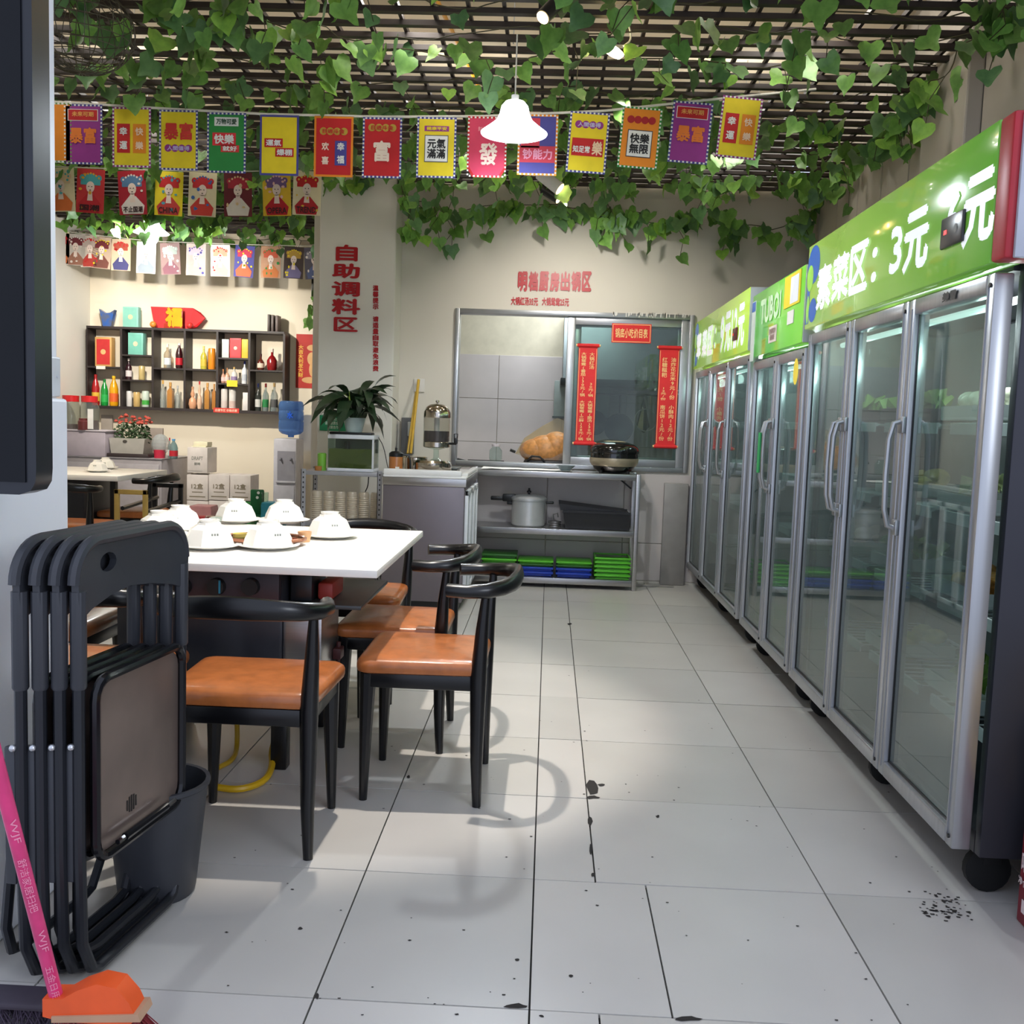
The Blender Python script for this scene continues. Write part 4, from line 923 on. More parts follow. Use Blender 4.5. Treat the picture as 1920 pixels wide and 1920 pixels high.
# drink dispenser
cx, cy, cz = on_counter(812, 6.6), 6.62, .866
t = thing('drink_dispenser', 'tall clear drink dispenser with domed steel lid on the counter', 'drink dispenser', (cx, cy, cz))
CH = mat('polished_steel', (200, 192, 180), .12, 1, var=.02)
ob('ice_base', G().lathe([(.001, 0), (.125, 0), (.13, .01), (.13, .075), (.115, .09), (.001, .09)], (cx-.01, cy, cz), 28), CH, t)
ob('stem', G().lathe([(.04, .09), (.018, .105), (.018, .16), (.07, .175), (.08, .18)], (cx+.015, cy, cz), 20), GLASS, t)
ob('collar', G().lathe([(.080, .175), (.088, .18), (.088, .21), (.084, .215)], (cx+.015, cy, cz), 28), CH, t)
ob('cylinder', G().lathe([(.085, .212), (.087, .215), (.087, .375), (.084, .375)], (cx+.015, cy, cz), 28), glass('dispenser_plastic', (225, 222, 216), .05, 1.45, haze=.15), t)
ob('plum_juice', G().lathe([(.001, .216), (.0835, .216), (.0835, .285), (.001, .285)], (cx+.015, cy, cz), 28), M((50, 22, 26), .15), t)
ob('ice_core', G().lathe([(.018, .286), (.018, .37)], (cx+.015, cy, cz), 14), M((216, 216, 210), .3), t)
ob('lid', G().lathe([(.089, .372), (.09, .38), (.088, .41), (.075, .44), (.05, .458), (.001, .466)], (cx+.015, cy, cz), 28), CH, t)
ob('lid_knob', G().lathe([(.006, .465), (.006, .472), (.014, .476), (.012, .486), (.001, .488)], (cx+.015, cy, cz), 14), CH, t)
ob('tap', G().cyl((cx+.1, cy-.02, cz+.205), (cx+.15, cy-.04, cz+.205), .008, n=8).box(cx+.135, cy-.05, cz+.205, cx+.16, cy-.03, cz+.245, b=.005).tube([(cx+.138, cy-.04, cz+.24), (cx+.136, cy-.04, cz+.27), (cx+.16, cy-.04, cz+.27), (cx+.157, cy-.04, cz+.24)], .004, 6), BLKM, t)
# sauce jug, bowl etc.
x = on_counter(742, 6.55)
t = thing('tea_jug', 'brown tea jug with black lid and handle on the counter', 'jug', (x, 6.55, .866))
ob('jug_body', G().lathe([(.001, 0), (.045, 0), (.045, .11), (.04, .125)], (x, 6.55, .866), 20), M((176, 112, 62), .15), t)
ob('tea', G().lathe([(.001, .003), (.042, .003), (.042, .10), (.001, .10)], (x, 6.55, .866), 20), M((150, 92, 50), .3), t)
ob('lid', G().lathe([(.046, .108), (.046, .13), (.03, .142), (.001, .146)], (x, 6.55, .866), 20), BLKM, t)
ob('lid_knob', G().lathe([(.008, .143), (.008, .165), (.001, .168)], (x, 6.55, .866), 10), BLKM, t)
ob('handle', G().tube([(x+.04, 6.55, .99), (x+.085, 6.55, .985), (x+.095, 6.55, .95), (x+.098, 6.55, .87)], .007, 8), BLKM, t)
ob('sticker', G().box(x+.004, 6.503, .882, x+.03, 6.506, .91), M((236, 230, 220)), t)
x = on_counter(775, 6.68)
t = thing('steel_pot', 'steel sauce pot with ladle left of the drink dispenser', 'pot', (x, 6.7, .866))
ob('pot_body', G().lathe([(.001, 0), (.085, 0), (.088, .1), (.094, .104), (.08, .1), (.078, .006), (.001, .006)], (x, 6.72, .866), 24), CH, t)
ob('ladle', G().tube([(x+.02, 6.7, .89), (x-.05, 6.66, .98), (x-.07, 6.65, .975)], .005, 6), CH, t)
# yellow mop stick and dark sheet against the wall
t = thing('yellow_stick', 'pair of yellow wooden sticks leaning on the wall behind the dispenser', 'stick', (-1.12, 7.62, .9))
a, b = at(785, 712, Y=7.75), at(770, 850, Y=7.5); ob('stick', G().tube([a, b], .011, 8), M((206, 164, 50), .6), t)
a, b = at(780, 735, Y=7.75), at(764, 850, Y=7.45); ob('stick', G().tube([a, b], .008, 8), M((196, 158, 60), .6), t)
c, w, h = pxbox(752, 783, 774, 852, Y=7.70)
t = thing('wall_controller', 'grey control box with a white remote on the wall beside the column', 'control box', (c.x, 7.72, c.z-h/2))
ob('box_body', G().box(c.x-w/2, 7.70, c.z-h/2, c.x+w/2, 7.79, c.z+h/2, b=.006), M((92, 92, 94), .5), t)
ob('remote', G().box(c.x+.005, 7.682, c.z+.0, c.x+.04, 7.70, c.z+.11, b=.005), M((176, 178, 178), .5), t)
c, w, h = pxbox(776, 710, 796, 735, Y=7.79)
one('wall_switch', G().box(c.x-w/2, 7.785, c.z-h/2, c.x+w/2, 7.799, c.z+h/2, b=.004), M((216, 212, 206), .5), 'white wall switch plate above the drink dispenser', 'switch')
x = on_counter(852, 7.0)
t = thing('cutting_tray', 'dark tray with a small glass at the back right of the counter', 'tray', (x-.02, 6.98, .866))
ob('tray_body', G().box(x-.09, 6.85, .886, x+.04, 7.1, .898, b=.004).box(x-.08, 6.86, .868, x+.03, 7.09, .888), M((70, 74, 72), .3), t)
one('plastic_cup', G().lathe([(.02, 0), (.028, .07), (.026, .07), (.018, .003), (.001, .003)], (on_counter(836, 6.6), 6.6, .866), 14), GLASS, 'clear cup right of the drink dispenser', 'cup')

# ================================================================ AQUARIUM RACK
KX0, KX1, KY0, KY1 = at(570, 882, Y=6.75).x, at(713, 882, Y=6.75).x, 6.75, 7.1
rack2 = t = thing('aquarium_rack', 'narrow grey metal rack carrying the aquarium in front of the column', 'rack', ((KX0+KX1)/2, 6.92, 0))
for (x, y) in ((KX0, KY0), (KX1, KY0), (KX0, KY1), (KX1, KY1)):
    g = G().box(x-.016, y-.016, 0, x+.016, y-.012, .862).box(x-.016, y-.016, 0, x-.012, y+.016, .862)
    for k in range(24): g.box(x-.004, y-.0175, .05+k*.034, x+.004, y-.016, .062+k*.034, m=1)
    ob('leg', g, [M((176, 176, 182), .4, .3), BLKM], t)
for z in (.85, .50, .15): ob('shelf', G().box(KX0-.012, KY0-.012, z-.028, KX1+.012, KY1+.012, z, b=.004), M((168, 168, 172), .4, .3), t)
# aquarium
a, b = at(613, 885, Y=6.8), at(700, 885, Y=6.8); zt = at(656, 815, Y=6.8).z
t = thing('aquarium', 'small white framed aquarium with murky green water', 'aquarium', ((a.x+b.x)/2, 6.9, .85))
WF = M((226, 228, 232), .3)
ob('base', G().box(a.x, 6.8, .851, b.x, 7.02, .872, b=.004), WF, t)
ob('hood', G().box(a.x, 6.8, zt-.03, b.x, 7.02, zt, b=.006), WF, t)
g = G(); g.box(a.x+.003, 6.803, .872, a.x+.007, 7.017, zt-.03).box(b.x-.007, 6.803, .872, b.x-.003, 7.017, zt-.03).box(a.x+.003, 6.803, .872, b.x-.003, 6.807, zt-.03)
ob('tank_glass', g, GLASS, t); ob('corner_post', G().box(b.x-.012, 6.798, .872, b.x, 6.81, zt-.03), WF, t)
ob('water', G().box(a.x+.009, 6.81, .875, b.x-.009, 7.01, zt-.10), glass('tank_water', (190, 190, 120), .02, 1.33, haze=.8, hc=(150, 150, 84)), t)
ob('back_film', G().box(a.x+.009, 7.012, .875, b.x-.009, 7.016, zt-.03), M((112, 116, 110), .5), t)
ob('filter', G().box(a.x+.09, 6.93, .90, a.x+.12, 6.99, zt-.05, b=.005).tube([(a.x+.105, 6.95, zt-.06), (a.x+.08, 6.94, .95), (a.x+.06, 6.93, .89)], .007, 6), BLKM, t)
ob('stone', G().ball((a.x+.06, 6.93, .905), .035, 8, sx=1.3), M((60, 70, 50), .8), t)
ob('hood_lamp', G().box(a.x+.004, 6.83, zt, b.x-.02, 6.93, zt+.016, b=.006), BLKM, t)
ob('power_cord', G().tube(smooth([Vector((b.x-.005, 6.98, zt-.01)), Vector((b.x+.04, 6.98, zt-.08)), Vector((b.x+.07, 7.0, zt-.25)), Vector((b.x+.085, 7.05, .86))]), .003, 5), BLKM, t)
one('food_tin', G().lathe([(.001, 0), (.03, 0), (.03, .115), (.024, .12), (.001, .12)], (at(602, 880, Y=6.82).x, 6.84, .85), 18), [M((120, 180, 60), .4)], 'green fish food canister left of the aquarium', 'canister')
one('cup', G().lathe([(.001, 0), (.022, 0), (.026, .03), (.001, .03)], (at(596, 884, Y=6.78).x, 6.79, .85), 14), M((180, 120, 60)), 'tiny orange cup at the left front corner of the aquarium rack', 'cup')
ob('cord', G().tube(smooth([at(691, 894, Y=6.9), at(690, 912, Y=6.9), at(683, 925, Y=6.9), at(681, 940, Y=6.9)]), .004, 5), BLKM, rack2)
# rows of plastic cup sleeves
CUPM = mat('stacked_cup_plastic', (206, 192, 168), .3, var=.06, scale=20, stretch=(1, 1, 60))
for i in range(6):
    px = 594+i*22.0; x = at(px, 960, Y=6.86).x
    t = thing('cup_sleeve', 'tall sleeve of stacked beige plastic cups, %s from the left under the aquarium' % ['first', 'second', 'third', 'fourth', 'fifth', 'last'][i], 'cups', (x, 6.86, .5), group='cup sleeves on the aquarium rack')
    g = G(); prof = [(.001, 0)]
    for k in range(12): prof += [(.034, k*.014), (.037, k*.014+.008)]
    ob('cup_stack', g.lathe(prof+[(.034, .17), (.001, .17)], (x, 6.86, .502), 14), CUPM, t)
    ob('top_cup', G().lathe([(.036, .17), (.037, .19), (.03, .205), (.001, .205)], (x, 6.86, .502), 14), CUPM, t)
for i in range(4):
    px = 600+i*26; x = at(px, 1090, Y=6.86).x
    one('cup_sleeve', G().lathe([(.001, 0), (.034, 0), (.034, .28), (.03, .3), (.001, .3)], (x, 6.86, .152), 14), CUPM, 'sleeve of cups low on the aquarium rack, %s from the left' % ['first', 'second', 'third', 'fourth'][i], 'cups', 'cup sleeves on the lowest aquarium shelf')
# green notice behind plant
c, w, h = pxbox(599, 779, 650, 808, Y=7.49)
t = thing('green_notice', 'green printed notice on the column behind the plant', 'sign', (c.x, 7.49, c.z-h/2))
ob('board', G().box(c.x-w/2, 7.493, c.z-h/2, c.x+w/2, 7.4995, c.z+h/2), M((26, 140, 92), .4), t)
g = G(); write(g, '节约用水\n请勿浪费食物\n谢谢合作', (c.x, 7.493, c.z), w*.6, h*.75, bold=.01, ls=1.1); ob('lettering', g, M((220, 240, 226)), t, sm=0)
# potted plant
pc = at(664, 808, Y=6.9); pb = zt+.016
t = thing('potted_plant', 'bushy peace lily in a white pot on top of the aquarium', 'plant', (pc.x, 6.9, pb))
ob('pot', G().lathe([(.001, 0), (.055, 0), (.075, .09), (.08, .1), (.07, .1), (.001, .085)], (pc.x, 6.9, pb), 20), glass('frosted_pot', (224, 232, 228), .3, 1.4, haze=.7), t)
LD = mat('peace_lily_leaf', (44, 66, 40), .38, var=.15, scale=10); LD2 = mat('peace_lily_leaf_light', (128, 160, 50), .4)
rnd = random.Random(11)
def blade(L, w, droop, n=6):
    g = G(); 
    for i in range(n+1):
        s = i/n; x = L*(s-.12*droop*s*s*s); z = L*(.75*s-droop*s*s*.95); ww = w*sin(pi*min(1, .04+s*.96))**.8 if i < n else .001
        g.v += [(x, -ww/2, z+.012*w*8*.25), (x, 0, z), (x, ww/2, z+.012*w*8*.25)]
    g.f = [(i*3+j, i*3+3+j, i*3+4+j, i*3+1+j) for i in range(n) for j in range(2)]; g.m = [0]*len(g.f); return g
bl = [mesh('leaf', blade(.25, .088, d), LD, 60) for d in (.8, 1.1, 1.5)]
for i in range(58):
    m = bl[rnd.randrange(3)]
    a = rnd.uniform(0, 2*pi); o = D.objects.new('leaf', m); COL.objects.link(o); o.parent = t
    st = rnd.uniform(.02, .13); hh = .09+rnd.uniform(.02, .17)
    o.location = (st*cos(a), st*sin(a)*.6, hh); s = rnd.uniform(.75, 1.15)
    o.rotation_euler = (rnd.uniform(-.4, .4), rnd.uniform(-.7, .35), a+rnd.uniform(-.3, .3)); o.scale = (s, s, s)
    if i % 15 == 7: o.data = D.meshes.get('leaf_pale') or mesh('leaf_pale', blade(.2, .05, 1.2), LD2, 60)
g = G()
for i in range(26):
    a = rnd.uniform(0, 2*pi); g.tube([(pc.x+.02*cos(a), 6.9+.02*sin(a), pb+.09), (pc.x+.08*cos(a), 6.9+.05*sin(a), pb+.17), (pc.x+.12*cos(a), 6.9+.07*sin(a), pb+.24)], .003, 4, caps=False)
ob('stem', g, LD, t, kind='stuff')
# ================================================================ WATER DISPENSER AREA (back left)
YW = 9.75
a, b = at(513, 822, Y=YW), at(556, 822, Y=YW)
t = thing('water_dispenser', 'pale grey floor standing water dispenser with a blue bottle against the back wall', 'water dispenser', ((a.x+b.x)/2, YW+.15, 0))
WD = M((196, 196, 206), .4)
ob('cabinet', G().box(a.x, YW, 0, b.x, YW+.3, a.z, b=.012), WD, t)
c, w, h = pxbox(520, 846, 553, 902, Y=YW-.002)
ob('tap_recess', G().box(c.x-w/2, YW-.004, c.z-h/2, c.x+w/2, YW-.001, c.z+h/2), M((150, 150, 160), .4), t)
ob('recess_rim', G().box(c.x-w/2-.01, YW-.02, c.z-h/2-.02, c.x+w/2+.01, YW-.001, c.z-h/2, b=.004), WD, t)
for sx in (-1, 1): ob('tap', G().cyl((c.x+sx*.05, YW-.005, c.z+h*.25), (c.x+sx*.05, YW-.035, c.z+h*.2), .011, .008, 8), M((110, 110, 120)), t)
ob('door', G().box(a.x+.015, YW-.008, .04, b.x-.015, YW-.001, c.z-h/2-.05, b=.004), M((186, 186, 196), .4), t)
bc, bw, bh = pxbox(523, 752, 569, 820, Y=YW+.15)
bot = thing('water_bottle', 'large blue water bottle upturned on the water dispenser', 'bottle', (bc.x, YW+.15, bc.z-bh/2))
r = bw/2
ob('bottle_body', G().lathe([(.001, -.0), (.03, 0), (.03, .02), (r*.75, .035), (r*.97, .06), (r, .09), (r, .15), (r*.95, .165), (r, .18), (r, .25), (r*.95, .265), (r, .28), (r, bh-.04), (r*.92, bh-.01), (r*.8, bh), (.001, bh)], (bc.x, YW+.15, bc.z-bh/2), 24), glass('blue_bottle', (160, 190, 232), .05, 1.4, haze=.8, hc=(96, 136, 196)), bot)
g = G(); write(g, '水', (bc.x+.02, YW+.15-r, bc.z+.04), .06, .07, bold=.04, off=.003); ob('label_print', g, M((20, 90, 220), .4), bot, sm=0)
# milk cartons
CBM = M((216, 208, 202), .6); CBS = M((176, 168, 130), .7)
def carton(x0, y0, x1, y1, side, label, txt, gy=9.6, dep=.28, front=CBM, big=False):
    c, w, h = pxbox(x0, y0, x1, y1, Y=gy)
    if y1 > 980: top = c.z+h/2; h = top; c.z = top/2
    t = thing('beer_carton', label, 'carton', (c.x, gy+dep/2, c.z-h/2), group='cartons stacked by the back wall')
    ob('carton_body', G().box(c.x-w/2+.001, gy, c.z-h/2+.001, c.x+w/2-.001, gy+dep, c.z+h/2-.001, b=.003), front, t)
    g = G()
    if txt == 'D': write(g, 'DRAFT', (c.x, gy, c.z+h*.08), w*.55, h*.14); write(g, '鲜啤', (c.x, gy, c.z-h*.14), w*.3, h*.12); rect(g, (c.x-.02, gy, c.z-h*.42), w*.7, .003)
    elif txt == 'N': write(g, '12盒', (c.x+.0, gy, c.z+h*.05), w*.55, h*.22); rect(g, (c.x, gy, c.z-h*.18), w*.5, .008); rect(g, (c.x, gy, c.z-h*.36), w*.75, .01)
    if txt: ob('print', g, M((128, 118, 96) if txt == 'N' else (140, 140, 132)), t, sm=0)
    return t
carton(351, 839, 389, 887, 0, 'topmost white carton marked DRAFT on the carton pile', 'D')
carton(350, 890, 390, 938, 0, 'left carton of the middle row in the pile', 'N')
carton(391, 890, 430, 938, 0, 'middle carton of the middle row in the pile', 'N')
carton(431, 891, 470, 939, 0, 'right carton of the middle row, above the green one', 'N')
carton(350, 939, 390, 985, 0, 'left carton on the floor of the pile', None)
carton(391, 939, 430, 985, 0, 'middle carton on the floor of the pile', None)
carton(431, 940, 470, 985, 0, 'green carton on the floor at the right of the pile', None, front=M((40, 128, 60), .5))
c = at(377, 836, Y=9.7); one('booklet', G().box(c.x-.07, 9.68, c.z, c.x+.07, 9.82, c.z+.04, b=.004).box(c.x-.08, 9.67, c.z-.012, c.x+.06, 9.83, c.z), M((226, 220, 190), .6), 'small cream box lying on the topmost carton', 'box')
# stools
def stool(px0, py0, px1, Y, col, label, h=.45):
    a, b = at(px0, py0, Y=Y), at(px1, py0, Y=Y); zt_ = a.z; w = (b.x-a.x)/2; cx = (a.x+b.x)/2
    t = thing('plastic_stool', label, 'stool', (cx, Y+w, 0), group='plastic stools by the cartons')
    m = M(col, .4)
    ob('seat', G().box(cx-w*.9, Y+.1*w, zt_-.03, cx+w*.9, Y+1.9*w, zt_, b=.01), m, t)
    for sx in (-1, 1):
        for sy in (-1, 1): ob('leg', G().add([(cx+sx*w*.86, Y+w+sy*w*.86, zt_-.02), (cx+sx*w*.45, Y+w+sy*w*.86, zt_-.02), (cx+sx*w*.86, Y+w+sy*w*.45, zt_-.02), (cx+sx*w*1.1, Y+w+sy*w*1.1, 0), (cx+sx*w*.8, Y+w+sy*w*1.1, 0), (cx+sx*w*1.1, Y+w+sy*w*.8, 0)], [(0, 1, 2), (3, 5, 4), (0, 1, 4, 3), (1, 2, 5, 4), (2, 0, 3, 5)]), m, t, sm=0)
    g = G()
    for sy in (-1, 1): g.box(cx-w*.88, Y+w+sy*w*.86-.006, zt_-.18, cx+w*.88, Y+w+sy*w*.86+.006, zt_-.02)
    for sx in (-1, 1): g.box(cx+sx*w*.86-.006, Y+.15*w, zt_-.18, cx+sx*w*.86+.006, Y+1.85*w, zt_-.02)
    ob('apron', g, m, t, sm=0)
stool(352, 948, 397, 8.7, (206, 148, 150), 'pink plastic stool in front of the cartons')
stool(487, 942, 527, 9.1, (48, 150, 176), 'teal plastic stool in front of the water dispenser')
stool(360, 968, 385, 8.2, (176, 36, 44), 'low red stool in front of the pink stool')
a = at(478, 925, Y=9.2)
t = thing('child_chair', 'dark green child chair with two white dots by the cartons', 'chair', (a.x, 9.3, 0))
ob('backrest', G().box(a.x-.07, 9.28, .26, a.x+.06, 9.31, a.z+.03, b=.03), M((16, 92, 52), .35), t)
ob('seat', G().box(a.x-.14, 9.1, .24, a.x+.06, 9.31, .27, b=.01), M((16, 92, 52), .35), t)
for sx in (-1, 1):
    for yy in (9.13, 9.28): ob('leg', G().cyl((a.x-.04+sx*.08, yy, 0), (a.x-.04+sx*.07, yy, .24), .014, n=8), M((16, 92, 52), .35), t)
g = G(); disc(g, (a.x+.01, 9.28, a.z-.0), .014, .014, off=.004); disc(g, (a.x+.0, 9.28, a.z-.045), .014, .014, off=.004); ob('dot', g, M((220, 226, 220)), t, sm=0)
one('glass_cup', G().lathe([(.03, 0), (.032, .09), (.03, .09), (.028, .003), (.001, .003)], (at(497, 935, Y=9.2).x, 9.2, at(497, 941, Y=9.2).z), 12), GLASS, 'clear glass upside down on the teal stool', 'cup')

# left sideboard
YS = 9.35
c, w, h = pxbox(240, 862, 303, 960, Y=YS); aR = at(303, 862, Y=YS); zt_ = aR.z; xS1 = aR.x
xbk = at(349, 861, Y=YS+.6).x
t = thing('sideboard', 'grey sideboard in the back left corner carrying the flower box', 'sideboard', (-4.3, YS+.3, 0))
xs0 = XL+.02
ob('body', G().box(xs0, YS, 0, xS1, YS+.78, zt_, b=.006), mat('sideboard_grey', (168, 162, 166), .5), t)
ob('top_board', G().box(xs0, YS-.01, zt_, xS1+.008, YS+.79, zt_+.008), M((150, 146, 150), .4), t)
for k in range(2): ob('door', G().box(xs0+.02+k*(xS1-xs0)/2, YS-.012, .08, xs0-.02+(k+1)*(xS1-xs0)/2, YS-.001, zt_-.05, b=.004), mat('sideboard_door_%d' % k, (176, 170, 174), .5), t)
ZT = zt_+.008
# big storage box
c, w, h = pxbox(128, 806, 199, 860, Y=YS+.05)
bx = c.x+w/2
t = thing('storage_box', 'large lavender grey box on the left of the sideboard', 'box', (bx-.2, YS+.25, ZT))
zb = at(160, 806, Y=YS+.05).z
ob('box_body', G().box(xs0+.02, YS+.03, ZT, bx, YS+.45, zb-.012, b=.006), mat('lavender_card', (178, 168, 178), .6), t)
ob('box_lid', G().box(xs0+.01, YS+.02, zb-.012, bx+.01, YS+.46, zb, b=.004), M((196, 188, 196), .6), t)
# jars on it
def bigjar(px, py0, py1, wpx, Y, label, fill):
    c, w, h = pxbox(px-wpx/2, py0, px+wpx/2, py1, Y=Y); x, z, r = c.x, zb, w/2; h = c.z+h/2-zb
    t = thing('lidded_jar', label, 'jar', (x, Y, z), group='glass jars on the storage box')
    ob('jar_glass', G().lathe([(.001, 0), (r*.95, 0), (r, .02), (r, h*.66), (r*.8, h*.78), (r*.8, h*.82)], (x, Y, z), 20), glass('jar_glass', (226, 226, 216), .05, 1.45, haze=.2), t)
    ob('contents', G().lathe([(.001, .004), (r*.93, .004), (r*.93, h*fill), (.001, h*fill)], (x, Y, z), 20), M((84, 48, 44), .7), t)
    ob('lid', G().lathe([(r*.84, h*.81), (r*.86, h*.99), (.001, h)], (x, Y, z), 20), M((204, 38, 42), .35), t)
    return x, r
bigjar(133, 741, 806, 34, YS+.22, 'red lidded glass jar, left one next to the pillar', .15)
x, r = bigjar(168, 742, 806, 34, YS+.14, 'red lidded glass jar with a white handwritten tag, right one', .28)
g = G().box(x+.03, YS+.13-r-.01, zb+.01, x+.085, YS+.13-r-.006, zb+.2); one('jar_tag', g, M((232, 230, 226)), 'white paper tag with writing on the right jar', 'tag', sm=0)
one('small_jar', G().lathe([(.001, 0), (.05, 0), (.05, .08), (.04, .09), (.04, .11), (.001, .11)], (x-.02, YS+.09-.04, zb), 14), M((96, 40, 40), .4), 'small dark red jar before the right glass jar', 'jar')
# flower box
c, w, h = pxbox(206, 822, 272, 850, Y=YS+.1)
t = thing('flower_box', 'pale planter box of small red flowers on the sideboard', 'planter', (c.x, YS+.2, ZT))
x0_, x1_ = c.x-w/2, c.x+w/2; zz0, zz1 = ZT+.035, c.z+h/2
ob('saucer', G().box(x0_-.01, YS+.05, ZT, x1_+.05, YS+.4, ZT+.035, b=.005), M((54, 44, 44), .5), t)
ob('planter', G().add([(x0_+.01, YS+.1, zz0), (x1_-.02, YS+.1, zz0), (x1_-.02, YS+.32, zz0), (x0_+.01, YS+.32, zz0), (x0_-.005, YS+.09, zz1), (x1_, YS+.09, zz1), (x1_, YS+.33, zz1), (x0_-.005, YS+.33, zz1)], [(3, 2, 1, 0), (4, 5, 6, 7), (0, 1, 5, 4), (1, 2, 6, 5), (2, 3, 7, 6), (3, 0, 4, 7)]), M((176, 172, 164), .5), t)
g = G(); disc(g, (c.x-.02, YS+.092, c.z+h*.3), .022, .014, off=.004); ob('emblem', g, M((70, 66, 62)), t, sm=0)
fc0 = at(250, 815, Y=YS+.2); rnd = random.Random(5); g = G()
for i in range(520):
    a = rnd.uniform(0, 2*pi); rr = rnd.random()**.5; p = Vector((fc0.x+rr*.17*cos(a), YS+.2+rr*.09*sin(a), zz1-.05+rnd.uniform(0, .24)*(1-.35*rr)))
    q = rnd.uniform(0, 6); s = rnd.uniform(.018, .03)
    g.add([p, p+Vector((s*cos(q), s*.5*sin(q), s*.6)), p+Vector((s*1.3*cos(q+.5), s*.5*sin(q+.5), s*.1)), p+Vector((s*.9*cos(q+1), s*.6*sin(q+1), -s*.3))], [(0, 1, 2, 3)])
ob('foliage', g, M((44, 70, 34), .6), t, kind='stuff', sm=0)
fl = mesh('flower', G().ball((0, 0, 0), .016, 6, sz=.6).ball((.0, -.004, .006), .009, 5, m=1), [M((196, 84, 66), .6), M((160, 52, 44), .6)], 50)
for i in range(34):
    a = rnd.uniform(0, 2*pi); rr = rnd.random()**.5; o = D.objects.new('flower', fl); COL.objects.link(o); o.parent = t
    o.location = Vector((fc0.x+rr*.2*cos(a), YS+.2+rr*.09*sin(a), zz1+.14+rnd.uniform(0, .13)*(1-.6*rr)))-t.location
    s = rnd.uniform(.8, 1.4); o.scale = (s, s, s)
# bag and bottles on the sideboard
c = at(297, 858, Y=YS+.12)
t = thing('plastic_bag', 'crumpled clear plastic bag holding a red pack on the sideboard', 'bag', (c.x, YS+.2, ZT))
ob('red_pack', G().lathe([(.001, 0), (.05, 0), (.056, .08), (.001, .08)], (c.x, YS+.15, ZT), 14), M((196, 44, 70), .4), t)
ob('bag_film', G().ball((c.x, YS+.17, ZT+.13), .085, 9, sz=1.2), glass('bag_film', (240, 232, 232), .25, 1.3, haze=.55), t, sm=10)
def bottle(x, Y, z, h, r, kind, cb, cc, cl, label, group, name='bottle', cat='bottle', gl=False):
    t = thing(name, label, cat, (x, Y, z), group=group)
    P = {'spirit': [(.001, 0), (r, 0), (r, h*.55), (r*.8, h*.64), (r*.32, h*.74), (r*.3, h*.86)],
         'soda': [(.001, 0), (r*.85, 0), (r, h*.06), (r*.93, h*.35), (r, h*.55), (r*.75, h*.72), (r*.34, h*.86), (r*.34, h*.92)],
         'flask': [(.001, 0), (r*.8, 0), (r, h*.15), (r, h*.45), (r*.6, h*.62), (r*.25, h*.7), (r*.25, h*.84)],
         'gourd': [(.001, 0), (r*.7, 0), (r, h*.2), (r*.8, h*.42), (r*.35, h*.52), (r*.55, h*.66), (r*.3, h*.8), (r*.25, h*.88)],
         'can': [(.001, 0), (r*.9, 0), (r, h*.04), (r, h*.94), (r*.88, h*.99)],
         'square': [(.001, 0), (r*1.05, 0), (r*1.05, h*.66), (r*.4, h*.76), (r*.35, h*.84)]}[kind]
    mb = glass('bottle_glass_%d_%d_%d' % cb, cb, .05, 1.5, haze=.45) if gl else M(cb, .2, spec=.7)
    n = 4 if kind == 'square' else 14
    ob('glass_body' if kind != 'can' else 'can_body', G().lathe(P, (x, Y, z), n, R=Matrix.Rotation(0, 3, 'Z')), mb, t)
    r0, z0_ = P[-1]
    if kind != 'can': ob('cap', G().lathe([(r0*1.15, z0_), (r0*1.15, h), (.001, h)], (x, Y, z), 12), M(cc, .35), t)
    else: ob('cap', G().lathe([(r0, z0_), (r0*.5, h), (.001, h)], (x, Y, z), 12), M(cc, .3, .5), t)
    if cl:
        rl = max(P[2][0], r)*1.01*(1.0 if n > 4 else 1.0); ob('paper_label', G().lathe([(rl, h*.14), (rl, h*.42)], (x, Y, z), n), M(cl, .5), t)
    return t
GB2 = 'bottles on the sideboard'
c = at(318, 860, Y=YS+.12); bottle(c.x, YS+.12, ZT, .2, .018, 'spirit', (170, 180, 180), (176, 24, 40), (190, 200, 200), 'slim clear bottle with red cap on the sideboard', GB2, gl=True)
c = at(327, 860, Y=YS+.1); bottle(c.x, YS+.08, ZT, .19, .04, 'soda', (150, 186, 190), (90, 160, 214), (190, 36, 50), 'bottle with big light blue cap and red label on the sideboard', GB2, gl=True)
c = at(196, 760, Y=10.15); 
one('picture_board', G().box(at(190, 800, Y=10.15).x, 10.14, at(200, 825, Y=10.15).z, at(211, 800, Y=10.15).x, 10.17, at(200, 778, Y=10.15).z, b=.004), M((176, 166, 156), .6), 'plain pale board leaning on the back wall behind the flower box', 'board')
a, b = at(262, 812, Y=10.05), at(305, 803, Y=10.05)
one('leaning_board', G().box(a.x, 10.05, ZT, b.x, 10.08, b.z, b=.004), M((150, 138, 128), .6), 'brown grey board standing behind the plastic bag', 'board')

